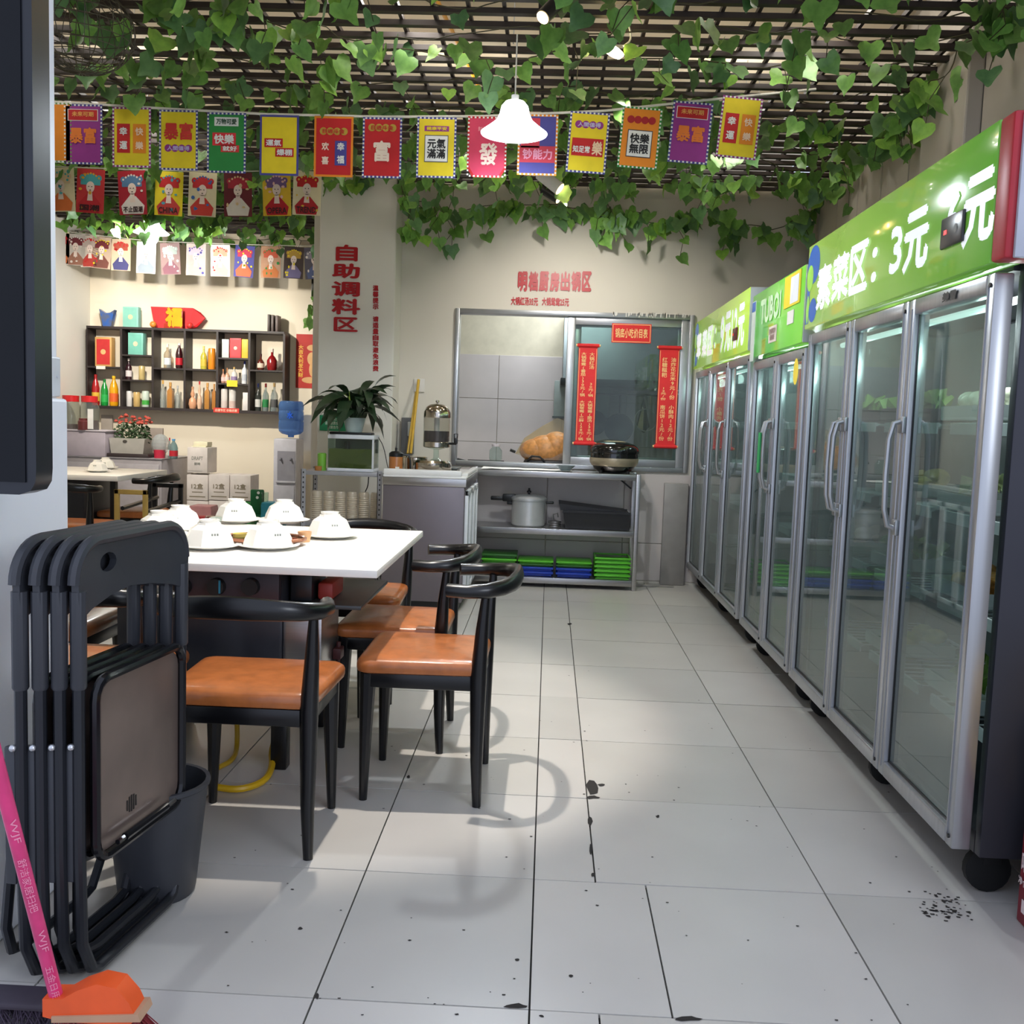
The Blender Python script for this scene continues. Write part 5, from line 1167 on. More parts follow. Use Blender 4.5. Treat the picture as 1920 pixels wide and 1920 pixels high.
# back left table
FX1, FY0, FY1 = -3.04, 6.94, 7.86
t = thing('hotpot_table', 'white topped table at the back left with three place settings', 'table', (-3.65, 7.4, 0))
ob('tabletop', G().box(-4.3, FY0, .712, FX1, FY1, .75, b=.004), LAMW, t)
ob('cabinet', G().box(-4.0, FY0+.12, .05, FX1-.30, FY1-.25, .70, b=.006), mat('dark_cabinet_b', (30, 30, 36), .4), t)
ob('leg', G().box(FX1-.1, FY0+.1, 0, FX1-.06, FY0+.14, .712), BLK, t); ob('leg', G().box(FX1-.1, FY1-.14, 0, FX1-.06, FY1-.1, .712), BLK, t)
for k, (px, py, wh) in enumerate(((128, 872, 'at the pillar edge of the back left table'), (183, 885, 'at the front of the back left table'), (238, 875, 'at the right of the back left table'))):
    c = at(px, py, Z=.75); setting(c.x, min(max(c.y, 7.05), 7.7), .75, wh, .95, k*.5, 'settings on the back left table')

# ================================================================ LIQUOR SHELF
Y0S, Y1S = 10.0, 10.195
SW = mat('dark_shelf_wood', (48, 40, 40), .5, var=.12, scale=6)
t = thing('wall_shelf', 'long dark wooden wall shelf with many compartments on the back wall', 'shelf', (-3.68, 10.1, 1.24))
xd = [at(px, 690, Y=Y0S).x for px in (162, 227, 286, 346, 407, 467, 532)]
zT, zB = 2.02, 1.245
ob('top_board', G().box(xd[0], Y0S, zT, xd[6], Y1S, zT+.022), SW, t)
ob('bottom_board', G().box(xd[0], Y0S, zB-.03, xd[6], Y1S, zB), SW, t)
for x in xd: ob('divider', G().box(x-.011 if x != xd[0] else x, Y0S, zB, x+.011, Y1S, zT), SW, t)
def cz_(px, py): return at(px, py, Y=Y0S).z
lv = [(0, 687), (1, 665), (1, 712), (2, 690), (3, 692), (4, 671), (4, 719), (5, 694)]
LV = {}
for i, py in lv:
    z = cz_((162+227)/2+i*62, py); LV.setdefault(i, []).append(z)
    ob('board', G().box(xd[i]+.011, Y0S, z-.016, xd[i+1]-.011, Y1S, z), SW, t)
GS = 'bottles on the dark wall shelf'
def base(i, py):
    zs = LV[i]+[zB]; z = cz_(195+i*62, py); return min(zs, key=lambda q: abs(q-z))
YI = 10.08
def sb(px0, px1, py0, py1, kind, cb, cc, cl, label, gl=False, cat='bottle', name='bottle'):
    i = max(k for k in range(6) if px0+2 >= (162, 227, 286, 346, 407, 467)[k])
    a, b = at(px0, py1, Y=YI), at(px1, py1, Y=YI); x = (a.x+b.x)/2; z = base(i, py1)
    r = (b.x-a.x)/2*.95; x = min(max(x, xd[i]+.013+r), xd[i+1]-.013-r)
    h = at((px0+px1)/2, py0, Y=YI).z-z
    bottle(x, YI, z+.0005, h, r, kind, cb, cc, cl, label, GS, gl=gl, cat=cat, name=name)
W_ = 'in the %s column of the wall shelf'
o1, o2, o3, o4, o5, o6 = 'leftmost', 'second', 'third', 'fourth', 'fifth', 'rightmost'
sb(172, 187, 702, 757, 'soda', (178, 30, 34), (178, 30, 34), (226, 180, 60), 'big red drink bottle at the lower left corner of the wall shelf')
sb(189, 203, 711, 759, 'soda', (20, 150, 60), (20, 120, 50), (40, 176, 80), 'green soda bottle low in the leftmost column')
sb(205, 222, 705, 760, 'soda', (232, 164, 20), (240, 190, 40), (226, 100, 40), 'orange juice bottle low in the leftmost column')
sb(229, 241, 671, 710, 'spirit', (50, 20, 28), (210, 200, 196), (226, 216, 216), 'dark wine bottle with white label, second column middle shelf')
sb(260, 272, 686, 711, 'can', (196, 174, 116), (180, 170, 150), None, 'gold can on the second column middle shelf', name='can', cat='can')
sb(237, 248, 733, 760, 'can', (220, 218, 216), (190, 190, 190), None, 'white can at the bottom of the second column', name='can', cat='can')
sb(250, 263, 735, 760, 'can', (206, 172, 110), (190, 180, 160), None, 'gold can at the bottom of the second column', name='can', cat='can')
sb(266, 280, 733, 760, 'can', (206, 220, 206), (190, 190, 190), (70, 170, 70), 'green and white can at the bottom of the second column', name='can', cat='can')
sb(307, 321, 645, 689, 'spirit', (226, 196, 96), (240, 236, 220), (214, 224, 226), 'yellow soda bottle, upper third column', gl=True)
sb(329, 343, 644, 689, 'soda', (50, 14, 18), (236, 220, 220), (190, 30, 44), 'cola bottle with red band, upper third column')
sb(300, 311, 713, 760, 'spirit', (216, 214, 210), (206, 160, 80), None, 'clear bottle with gold cap, lower third column', gl=True)
sb(313, 326, 717, 760, 'square', (176, 120, 56), (210, 160, 90), None, 'amber square bottle, lower third column')
sb(328, 338, 723, 760, 'spirit', (216, 216, 214), (200, 200, 200), None, 'slim clear bottle, lower third column', gl=True)
sb(376, 388, 649, 691, 'spirit', (190, 180, 60), (226, 210, 120), (214, 190, 70), 'yellow green bottle, upper fourth column')
sb(390, 404, 653, 691, 'can', (232, 140, 36), (240, 160, 50), None, 'orange cylinder bottle tube, upper fourth column', name='tube', cat='tube')
sb(352, 368, 725, 761, 'gourd', (222, 164, 126), (206, 150, 110), None, 'peach coloured gourd bottle, lower fourth column')
sb(369, 379, 715, 761, 'gourd', (228, 190, 160), (196, 40, 40), None, 'slim peach bottle with red cap, lower fourth column')
sb(383, 395, 718, 762, 'square', (184, 128, 60), (214, 160, 90), None, 'amber square bottle, lower fourth column')
sb(397, 406, 720, 762, 'square', (176, 116, 52), (206, 150, 90), None, 'narrow amber bottle at the right of the fourth column')
sb(411, 420, 692, 718, 'flask', (196, 150, 130), (206, 140, 90), (230, 200, 196), 'small brown bottle at the left of the fifth column middle shelf')
sb(421, 431, 690, 718, 'flask', (206, 160, 130), (206, 140, 90), (230, 206, 196), 'small brown bottle second on the fifth column middle shelf')
sb(433, 445, 688, 718, 'spirit', (226, 222, 214), (196, 160, 100), (150, 130, 170), 'white bottle with purple mark, fifth column middle shelf')
sb(453, 464, 677, 718, 'spirit', (226, 228, 232), (36, 44, 130), (190, 196, 206), 'white bottle with blue cap, fifth column middle shelf')
sb(414, 427, 729, 763, 'can', (228, 222, 216), (210, 196, 180), (220, 206, 200), 'left milky bottle at the bottom of the fifth column')
sb(429, 443, 729, 763, 'can', (230, 226, 220), (206, 190, 170), (214, 190, 180), 'right milky bottle at the bottom of the fifth column')
sb(482, 496, 664, 692, 'flask', (96, 40, 26), (70, 26, 24), (222, 206, 186), 'brown flask with cream label, upper rightmost column')
sb(500, 520, 654, 693, 'flask', (140, 20, 24), (220, 200, 190), None, 'large red bottle, upper rightmost column')
sb(478, 490, 719, 764, 'spirit', (50, 54, 50), (26, 34, 80), (214, 214, 210), 'dark bottle with blue cap, lower rightmost column')
sb(492, 504, 719, 765, 'spirit', (206, 214, 206), (120, 30, 30), (40, 130, 70), 'clear bottle with green label, lower rightmost column', gl=True)
sb(507, 521, 718, 765, 'spirit', (222, 222, 220), (170, 140, 90), (90, 90, 90), 'clear bottle with grey label, lower rightmost column', gl=True)
def gbox(px0, py0, px1, py1, dep, c, label, cat='box', trim=None, i=None, z=None, inner=None, name='gift_box'):
    cc, w, h = pxbox(px0, py0, px1, py1, Y=YI-.04)
    zb_ = z if z is not None else base(i, py1)
    top = cc.z+h/2
    if i is not None:
        xa, xb = max(cc.x-w/2, xd[i]+.013), min(cc.x+w/2, xd[i+1]-.013); above = [q-.018 for q in LV[i]+[zT] if q > zb_+.02]; top = min(top, min(above)) if above else top
    else: xa, xb = cc.x-w/2, cc.x+w/2
    t = thing(name, label, cat, ((xa+xb)/2, YI, zb_), group='boxes on the wall shelf')
    ob('box_body', G().box(xa, YI-.04, zb_+.001, xb, YI-.04+dep, top, b=.003), M(trim or c, .5), t)
    if inner: 
        g = G(); rect(g, ((xa+xb)/2, YI-.04, (zb_+top)/2), (xb-xa)*.8, (top-zb_)*.86, off=.001); ob('front_print', g, M(c, .5), t, sm=0)
        g = G(); disc(g, ((xa+xb)/2, YI-.04, (zb_+top)/2), (xb-xa)*.16, (xb-xa)*.16, off=.002); ob('emblem', g, M(inner, .5), t, sm=0)
    return t
gbox(178, 632, 209, 685, .09, (196, 44, 46), 'red gift box in a wooden frame, upper leftmost column', trim=(206, 160, 96), i=0, inner=(220, 180, 120))
gbox(240, 624, 268, 664, .09, (116, 190, 172), 'teal gift box, top of the second column', trim=(126, 196, 178), i=1, inner=(214, 200, 170))
gbox(431, 634, 452, 670, .06, (216, 64, 70), 'red and pink gift box, top of the fifth column', trim=(222, 80, 84), i=4, inner=(240, 200, 190))
gbox(453, 636, 465, 670, .06, (226, 190, 60), 'yellow gift box beside the red one, top of the fifth column', i=4)
gbox(416, 636, 429, 670, .05, (216, 222, 216), 'pale gift box at the left top of the fifth column', i=4)
gbox(455, 736, 466, 763, .04, (232, 228, 226), 'small white box with red base, lower fifth column', i=4)
ZZ = zT+.022
gbox(230, 575, 259, 614, .07, (130, 192, 176), 'teal gift bag standing on top of the wall shelf', trim=(140, 200, 184), z=ZZ, inner=(206, 196, 160), cat='gift bag', name='gift_bag')
# cat eared blue bottle
a, b = at(189, 612, Y=YI), at(217, 612, Y=YI); cx = (a.x+b.x)/2; w = (b.x-a.x)/2; h = at(203, 580, Y=YI).z-ZZ
t = thing('ceramic_bottle', 'blue and brown two eared ceramic bottle on top of the wall shelf', 'bottle', (cx, YI, ZZ))
ob('vessel', G().poly([(cx-w*.55, YI-.03, ZZ), (cx+w*.5, YI-.03, ZZ), (cx+w*.7, YI-.03, ZZ+h*.45), (cx+w, YI-.03, ZZ+h*.97), (cx+w*.4, YI-.03, ZZ+h*.8), (cx-w*.2, YI-.03, ZZ+h*.76), (cx-w*1.05, YI-.03, ZZ+h), (cx-w*.8, YI-.03, ZZ+h*.5)], (0, .06, 0)), mat('blue_glaze', (36, 92, 176), .2, c2=(96, 96, 90), scale=14), t)
# red cloth with golden ornament
c, w, h = pxbox(281, 576, 382, 617, Y=YI)
t = thing('red_banner', 'folded red cloth draped along the top of the wall shelf', 'cloth', (c.x, YI, ZZ))
P = [(-.5, .5), (.27, .5), (.42, .3), (.5, .05), (.36, -.38), (.2, -.5), (-.42, -.5)]
ob('cloth', G().poly([(c.x+x*w, YI+.02+.02*(i % 2), ZZ+(z+.5)*h) for i, (x, z) in enumerate(P)], (0, .02, 0)), M((206, 24, 30), .6), t, sm=0)
c, w, h = pxbox(307, 574, 345, 616, Y=YI-.05)
t = thing('gold_ornament', 'golden fortune character ornament in front of the red cloth', 'ornament', (c.x, YI-.05, ZZ))
ob('frame', G().box(c.x-w*.5, YI-.05, ZZ, c.x+w*.42, YI-.02, ZZ+h*.22, b=.004).box(c.x-w*.42, YI-.046, ZZ+h*.2, c.x+w*.42, YI-.035, ZZ+h*.9, b=.004), M((176, 48, 30), .4), t)
g = G(); write(g, '福', (c.x, YI-.052, ZZ+h*.5), w*.86, h*.9, bold=.05); ob('character', g, M((236, 184, 40), .3, .4), t, sm=0)
for px, col, lb in ((287, (214, 130, 50), 'orange ball fruit on top of the wall shelf left of the ornament'), (356, (206, 50, 44), 'red apple on top of the wall shelf right of the ornament')):
    x = at(px, 612, Y=YI-.06).x; one('fruit', G().ball((x, YI-.06, ZZ+.033), .033, 10), M(col, .4), lb, 'fruit')
for k, px in enumerate((506, 513, 521)):
    x = at(px, 620, Y=YI).x; one('book', G().box(x-.012, YI-.05, ZZ, x+.012, YI+.07, ZZ+.17-.004*k, b=.002), M((70+14*k, 60+12*k, 56+12*k), .5), '%s upright dark book on the right of the wall shelf top' % ['first', 'middle', 'last'][k], 'book', 'books on the wall shelf')
c, w, h = pxbox(400, 765, 448, 774, Y=Y0S-.01)
t = thing('shelf_label', 'red strip label with pale letters under the wall shelf', 'sign', (c.x, Y0S-.01, c.z-h/2)); ob('strip', G().box(c.x-w/2, Y0S-.008, c.z-h/2, c.x+w/2, Y0S-.002, c.z+h/2), M((214, 60, 48), .5), t)
g = G(); write(g, '白酒专区 价格优惠', (c.x, Y0S-.008, c.z), w*.85, h*.55); ob('lettering', g, M((246, 214, 190)), t, sm=0)
c, w, h = pxbox(425, 713, 445, 725, Y=Y0S-.01)
one('price_tag', G().box(c.x-w/2, Y0S-.008, c.z-h/2, c.x+w/2, Y0S-.002, c.z+h/2), M((244, 206, 40), .5), 'yellow price tag on the fifth column shelf edge', 'tag', sm=0)
c, w, h = pxbox(180, 686, 197, 692, Y=Y0S-.01)
one('price_tag', G().box(c.x-w/2, Y0S-.008, c.z-h/2, c.x+w/2, Y0S-.002, c.z+h/2), M((226, 220, 214), .5), 'white price tag on the leftmost column shelf edge', 'tag', sm=0)
# poster and speaker
c, w, h = pxbox(555, 627, 600, 728, Y=YB-.005)
t = thing('wall_poster', 'red and gold vertical poster on the back wall beside the column', 'poster', (c.x, YB-.005, c.z-h/2))
ob('poster_sheet', G().box(c.x-w/2, YB-.006, c.z-h/2, c.x+w/2, YB-.001, c.z+h/2), M((190, 44, 34), .6), t, sm=0)
g = G(); write(g, '\n'.join('大吉大利发大财'), (c.x-w*.3, YB-.006, c.z), w*.22, h*.6, bold=.03, ls=1.0); ob('lettering', g, M((236, 180, 60)), t, sm=0)
g = G(); disc(g, (c.x+w*.15, YB-.006, c.z+h*.05), w*.18, h*.12, off=.002); disc(g, (c.x+w*.2, YB-.006, c.z+h*.25), w*.25, h*.06, off=.002); disc(g, (c.x+w*.1, YB-.006, c.z-h*.35), w*.35, h*.06, off=.002); disc(g, (c.x+w*.2, YB-.006, c.z-h*.15), w*.15, h*.14, off=.0015)
ob('picture_shape', g, M((222, 170, 110)), t, sm=0)
a = at(593, 535, Y=9.9); one('wall_speaker', G().box(a.x-.05, 9.9, a.z-.13, a.x+.06, 10.05, a.z+.13, b=.008), BLKM, 'narrow black speaker high up beside the column', 'speaker')
# ================================================================ LAMPS
def pendant(x, y, z, label, d=.32, ztop=3.0, deep=True, low=0):
    t = thing('pendant_lamp', label, 'lamp', (x, y, z-.1), group='white pendant lamps')
    r = d/2
    ob('cord', G().cyl((x, y, z+.14), (x, y, ztop), .004, n=6), M((210, 210, 206)), t)
    ob('lamp_shade', G().lathe([(.02, .145), (.045, .14), (.062, .12), (.07, .085), (.085, .055), (.115, .03), (r, 0), (r-.002, -.004), (.112, .024), (.08, .05), (.064, .085), (.056, .115), (.02, .13)], (x, y, z), 32), SHADE, t)
    ob('bulb', G().ball((x, y, z+.02-low), .05 if not low else .062, 10), BULB, t)
    ob('socket', G().cyl((x, y, z+.1), (x, y, z+.17), .018, n=10), M((226, 226, 226)), t)
pendant(-.215, 4.75, 2.56, 'bright white pendant lamp in the middle, in front of the bunting', .31)
pendant(-3.63, 9.0, 2.80, 'white pendant lamp over the back left corner', .31, low=.06)
def spot(p, aim, c, label, L=.14, r=.035):
    p, aim = Vector(p), Vector(aim); d = (aim-p).normalized(); t = thing('spot_light', label, 'spotlight', p, group='spotlights on the grille')
    ob('housing', G().tube([p, p+d*L], [r*.95, r], 16), M(c, .4), t)
    R = d.to_track_quat('Z', 'Y').to_matrix(); ob('lens', G().lathe([(.001, 0), (r*.85, 0)], p+d*(L+.002), 16, R=R), BULBW, t)
    ob('bracket', G().cyl(p+Vector((0, 0, .0)), (p.x, p.y, 3.0), .007, n=6), M(c, .4), t)
a = at(1012, 325, Y=6.6); spot(a, (a.x+.5, 6.5, a.z-.38), (226, 224, 220), 'white tube spotlight under the grille, right of the bright lamp', L=.17, r=.042)
a = at(1018, 355, Y=7.3); spot(a, (a.x+.5, 7.15, a.z-.32), (26, 26, 28), 'black tube spotlight just below the white one')
a = at(1052, -4, Y=4.1); spot(a, (a.x-.2, 3.9, a.z-.3), (30, 26, 26), 'black spotlight at the top edge of the photo', r=.03)
spot((-.58, 3.36, 3.0), (-.9, 3.6, .75), (30, 26, 26), 'black spotlight above the near table, out of frame', L=.1)
c = at(1147, 95, Y=4.6)
t = thing('warm_downlight', 'small glowing warm downlight hanging in the ivy by its cable', 'lamp', c)
R = Matrix.Rotation(.5, 3, 'Y')
ob('glow_lens', G().lathe([(.001, -.012), (.05, -.01), (.058, .01), (.001, .02)], c, 14, R=R, sy=.8), BULBW, t)
ob('cable', G().tube(smooth([c+Vector((.05, 0, .02)), c+Vector((.09, 0, .05)), c+Vector((.06, .0, .14)), c+Vector((.04, 0, .28)), c+Vector((.05, 0, .40))]), .004, 6), M((206, 206, 190)), t)
# round wire cage lampshade, upper left
c = at(150, 55, Y=3.7); r = .19
t = thing('wire_cage_shade', 'round dark wire cage shade hanging at the upper left', 'lamp shade', (c.x, 3.7, c.z-r))
g = G()
for k in range(12):
    a = pi*k/12; g.tube([(c.x+r*cos(q)*cos(a), 3.7+r*cos(q)*sin(a), c.z+r*.8*sin(q)) for q in [2*pi*i/24 for i in range(24)]], .0018, 4, closed=True)
ob('meridian_wire', g, M((60, 54, 36)), t)
g = G()
for k in range(1, 12):
    q = -pi/2+pi*k/12; g.tube([(c.x+r*cos(q)*cos(a), 3.7+r*cos(q)*sin(a), c.z+r*.8*sin(q)) for a in [2*pi*i/24 for i in range(24)]], .0018, 4, closed=True)
ob('ring_wire', g, M((60, 54, 36)), t)
ob('rope', G().cyl((c.x, 3.7, c.z+r*.8), (c.x, 3.7, 3.02), .004, n=5), BLKM, t)

# ================================================================ BUNTING
def curve_y(xs, ys, x):
    for i in range(len(xs)-1):
        if xs[i] <= x <= xs[i+1]: return ys[i]+(ys[i+1]-ys[i])*(x-xs[i])/(xs[i+1]-xs[i])
    return ys[0] if x < xs[0] else ys[-1]
YF = 5.1
RD, YL, OR, PU, BL, GN, WH, PK, BK = (198, 30, 34), (236, 212, 36), (236, 142, 34), (152, 52, 140), (74, 72, 150), (44, 140, 66), (236, 236, 232), (216, 62, 96), (30, 30, 34)
t = thing('bunting', 'front row of bright lucky word pennants strung under the grille', 'bunting', (0, YF, 2.5))
sx = [-60, 120, 300, 500, 720, 900, 1130, 1300, 1530]; sy = [180, 192, 203, 214, 219, 218, 208, 190, 167]
ob('string', G().tube([at(x, y, Y=YF) for x, y in zip(sx, sy)], .006, 6), M((226, 222, 210)), t)
def pennant(px, base, border, dots, elems, label, tilt=0, cut=False):
    w, h = .185, .285; py = curve_y(sx, sy, px); c = at(px, py+2, Y=YF); R = Matrix.Rotation(-tilt, 3, 'Y') @ FR
    o = Vector((c.x, YF-.008, c.z-.005))
    def L(x, z): return o+Matrix.Rotation(-tilt, 3, 'Y') @ Vector((x*w, 0, -h/2+z*h))
    out = [(-.5, .5), (.5, .5), (.5, -.35), (.35, -.5), (-.35, -.5), (-.5, -.35)] if cut else [(-.5, .5), (.5, .5), (.5, -.5), (-.5, -.5)]
    f = ob('pennant', G().poly([L(x*1.06, z*1.03) for x, z in out], (0, .002, 0)), M(border, .7), t, label=label, sm=0)
    g = G(); g.add([L(x*.95, z*.96)+Vector((0, -.001, 0)) for x, z in out], [tuple(range(len(out)))]); ob('ground', g, M(base, .7), f, sm=0)
    if dots:
        g = G()
        for k in range(15):
            for sgn in (-1, 1): rect(g, L(sgn*.505, -.47+k*.94/14), .008, .009, R, off=.0015)
        for k in range(9):
            rect(g, L(-.44+k*.11, -.497), .009, .008, R, off=.0015); rect(g, L(-.44+k*.11, .497), .009, .008, R, off=.0015)
        ob('border_dots', g, M(dots, .7), f, sm=0)
    by = {}
    for e in elems:
        k, x, z, ww, hh, col = e[:6]; gg = by.setdefault(col, [G(), G()])
        if k == 'r': rect(gg[0], L(x, z), ww*w, hh*h, R, off=e[6] if len(e) > 6 else .0025)
        elif k == 'o': disc(gg[0], L(x, z), ww*w/2, hh*h/2, R, off=e[6] if len(e) > 6 else .0025)
        else: write(gg[0], k, L(x, z), ww*w, hh*h, R, bold=.03, off=.004)
    for col, gg in by.items():
        if gg[0].v: ob('print', gg[0], M(col, .7), f, sm=0)
circ = lambda z, c, n=4: [('o', -.28+i*.187, z, .2, .13, c) for i in range(n)]
A1 = [('r', 0, .33, .84, .2, WH), ('r', 0, .33, .8, .18, RD, .003), ('未来可期', 0, .345, .6, .09, (240, 170, 90)), ('暴富', 0, -.02, .74, .28, (240, 130, 50))]
A2 = [('r', -.22, -.02, .36, .5, RD), ('幸', -.22, .1, .22, .14, WH), ('運', -.22, -.14, .22, .14, WH), ('r', .22, -.02, .36, .5, OR), ('快', .22, .1, .22, .14, (250, 220, 190)), ('樂', .22, -.14, .22, .14, (250, 220, 190))]
pennant(100, OR, WH, (120, 160, 90), [], 'orange pennant cut off by the pillar')
pennant(157, PU, BL, WH, A1, 'purple pennant with orange characters, leftmost whole one')
pennant(248, YL, PU, WH, A2, 'yellow pennant with red and orange pills, second from left')
pennant(336, YL, BL, WH, [('暴富', 0, .15, .8, .3, (214, 60, 50))]+circ(-.14, PU)+[('人間值得', 0, -.14, .62, .08, (200, 190, 230))], 'yellow pennant with large red characters over purple dots')
pennant(426, GN, BL, WH, [('r', 0, .36, .66, .15, WH), ('万物可愛', 0, .36, .56, .1, (60, 90, 70)), ('r', -.06, .06, .64, .22, (220, 50, 60)), ('快樂', -.06, .06, .55, .17, WH), ('r', .1, -.1, .5, .12, (220, 60, 60)), ('就好', .1, -.1, .4, .09, WH)], 'green pennant with white and red words')
pennant(525, YL, BL, None, [('r', -.15, .04, .5, .15, RD), ('運氣', -.15, .04, .42, .11, WH), ('r', .15, -.12, .5, .15, RD), ('爆棚', .15, -.12, .42, .11, WH)], 'yellow pennant with blue edge and two red labels')
pennant(627, RD, OR, None, circ(.26, (190, 160, 60))+[('日进斗金', 0, .26, .6, .08, RD), ('欢', -.22, .0, .2, .14, (246, 220, 200)), ('喜', -.22, -.24, .2, .14, (246, 220, 200)), ('r', .2, -.11, .32, .42, BL), ('幸', .2, .0, .2, .14, WH), ('福', .2, -.22, .2, .14, WH)], 'red pennant with orange edge over the column')
pennant(718, RD, BL, WH, circ(.34, (190, 160, 60))+[('日进斗金', 0, .34, .6, .08, RD), ('富', 0, -.06, .46, .36, (246, 226, 206))], 'red pennant with one big white character right of the column edge')
pennant(820, YL, BL, WH, [('r', 0, .32, .66, .09, PU), ('健康平安', 0, .32, .55, .06, YL), ('r', 0, -.02, .64, .46, (90, 90, 90)), ('r', 0, -.02, .6, .43, WH, .003), ('元氣\n滿滿', 0, -.02, .5, .34, BK)], 'yellow pennant with white box of black characters')
pennant(915, PK, RD, WH, [('發', .04, -.12, .5, .38, (250, 226, 214)), ('财源广进', 0, .3, .5, .08, (240, 150, 160))], 'pink cut corner pennant half hidden by the lamp', cut=True)
pennant(1010, BL, OR, WH, [('r', 0, -.16, .95, .28, (206, 60, 80)), ('钞能力', 0, -.16, .8, .18, (236, 160, 190)), ('r', -.2, .2, .5, .5, (206, 60, 80))], 'blue purple pennant with red band right behind the lamp')
pennant(1107, YL, BL, WH, circ(.3, PU)+[('人間值得', 0, .3, .62, .08, (200, 190, 230)), ('r', 0, -.08, .84, .3, RD), ('知足常', -.16, -.12, .46, .12, WH), ('樂', .26, -.09, .28, .24, (246, 214, 180))], 'yellow pennant with purple dots and a red label', tilt=-.05)
pennant(1205, OR, GN, WH, circ(.3, (176, 30, 40))+[('r', 0, -.1, .66, .46, (60, 60, 70)), ('r', 0, -.1, .62, .43, WH, .003), ('快樂\n無限', 0, -.1, .52, .34, BK)], 'orange pennant with white box of black characters', tilt=-.06)
pennant(1300, PU, BL, WH, A1, 'purple pennant second from the right end', tilt=-.06)
pennant(1393, YL, PU, WH, A2, 'yellow pennant with red and orange pills at the right end', tilt=-.08)
# opera portrait bunting rows
def portrait(t, c, w, h, bg, hat, robe, acc, txt, tilt, label, seed):
    rnd = random.Random(seed); R = Matrix.Rotation(-tilt, 3, 'Y') @ FR
    def L(x, z): return c+Matrix.Rotation(-tilt, 3, 'Y') @ Vector((x*w, 0, -h/2+z*h))
    f = ob('card', G().poly([L(-.5, .5), L(.5, .5), L(.5, -.5), L(-.5, -.5)], (0, .002, 0)), M(bg, .7), t, label=label, sm=0)
    g = G(); disc(g, L(0, .18), .36*w, .22*h, R, off=.002, a0=-.2, a1=pi+.2); disc(g, L(-.3, .3), .1*w, .07*h, R, off=.0015); disc(g, L(.3, .3), .1*w, .07*h, R, off=.0015)
    g.poly([L(-.26, .2)+Vector((0, -.002, 0)), L(.26, .2)+Vector((0, -.002, 0)), L(.18, .36)+Vector((0, -.002, 0)), L(-.18, .36)+Vector((0, -.002, 0))], (0, -.0005, 0))
    ob('headdress', g, M(hat, .7), f, sm=0)
    g = G(); disc(g, L(0, .09), .15*w, .13*h, R, off=.003); g.add([L(-.07, -.02)+Vector((0, -.003, 0)), L(.07, -.02)+Vector((0, -.003, 0)), L(.1, -.22)+Vector((0, -.003, 0)), L(-.1, -.22)+Vector((0, -.003, 0))], [(0, 1, 2, 3)])
    ob('face', g, M((240, 218, 206), .7), f, sm=0)
    g = G(); g.add([L(-.12, -.08)+Vector((0, -.0025, 0)), L(.12, -.08)+Vector((0, -.0025, 0)), L(.42, -.3)+Vector((0, -.0025, 0)), L(.36, -.48)+Vector((0, -.0025, 0)), L(-.36, -.48)+Vector((0, -.0025, 0)), L(-.42, -.3)+Vector((0, -.0025, 0))], [(0, 1, 2, 3, 4, 5)])
    ob('robe', g, M(robe, .7), f, sm=0)
    g = G()
    for k in range(6): disc(g, L(rnd.uniform(-.38, .38), rnd.uniform(-.42, .42)), rnd.uniform(.03, .07)*w, rnd.uniform(.02, .05)*h, R, off=.0035, n=8)
    for k in range(7): disc(g, L(-.3+.1*k, .3+.1*sin(pi*k/6)), .035*w, .025*h, R, off=.0036, n=8)
    ob('trim_dots', g, M(acc, .7), f, sm=0)
    g = G(); disc(g, L(-.055, .1), .022*w, .012*h, R, off=.0045, n=8); disc(g, L(.055, .1), .022*w, .012*h, R, off=.0045, n=8); disc(g, L(0, .02), .03*w, .012*h, R, off=.0045, n=8)
    if txt: write(g, txt, L(0, -.38), .7*w, .14*h, R, bold=.03, off=.005)
    ob('ink', g, M((60, 30, 34), .7), f, sm=0)
CR, MR, TE, SK = (236, 222, 184), (110, 34, 44), (80, 170, 176), (236, 226, 216)
Y2 = 6.8
t = thing('bunting', 'second row bunting of opera portrait cards left of the column', 'bunting', (-2.4, Y2, 2.6))
ob('string', G().tube([at(x, y, Y=Y2) for x, y in ((60, 310), (240, 318), (420, 322), (600, 318))], .004, 6), M((214, 210, 196)), t)
for k, (px, bg, hat, robe, acc, txt, lb) in enumerate(((112, CR, (230, 200, 160), (226, 120, 60), TE, None, 'cream portrait card cut off by the pillar'), (171, (206, 56, 60), TE, (196, 40, 50), (230, 170, 50), '国潮', 'red card with teal headdress'), (246, (176, 30, 48), (90, 130, 170), (236, 226, 220), SK, '不止国潮', 'crimson card with white robed figure'), (318, YL, RD, (200, 60, 56), (80, 160, 180), 'CHINA', 'yellow card with red headdress'), (381, CR, (206, 40, 50), (206, 60, 50), (60, 110, 180), None, 'cream card with blue collared figure'), (446, MR, (180, 40, 60), SK, (230, 200, 150), None, 'dark maroon card with red fan headdress'), (518, (232, 190, 50), (120, 90, 140), (190, 30, 40), (250, 200, 190), 'OPERA', 'yellow card with red robed figure'), (577, CR, RD, (180, 30, 40), (230, 190, 70), 'TREND', 'cream card beside the column'))):
    c = at(px, curve_y([60, 240, 420, 600], [310, 318, 322, 318], px)+2, Y=Y2-.008); portrait(t, c, .19, .29, bg, hat, robe, acc, txt, random.Random(k).uniform(-.06, .06), lb, k)
Y3 = 9.7
t = thing('bunting', 'third row bunting of portrait cards close to the back wall', 'bunting', (-3.4, Y3, 2.7))
P3 = ((90, 430), (170, 440), (280, 452), (440, 458), (600, 462))
ob('string', G().tube([at(x, y, Y=Y3) for x, y in P3], .004, 6), M((214, 210, 196)), t)
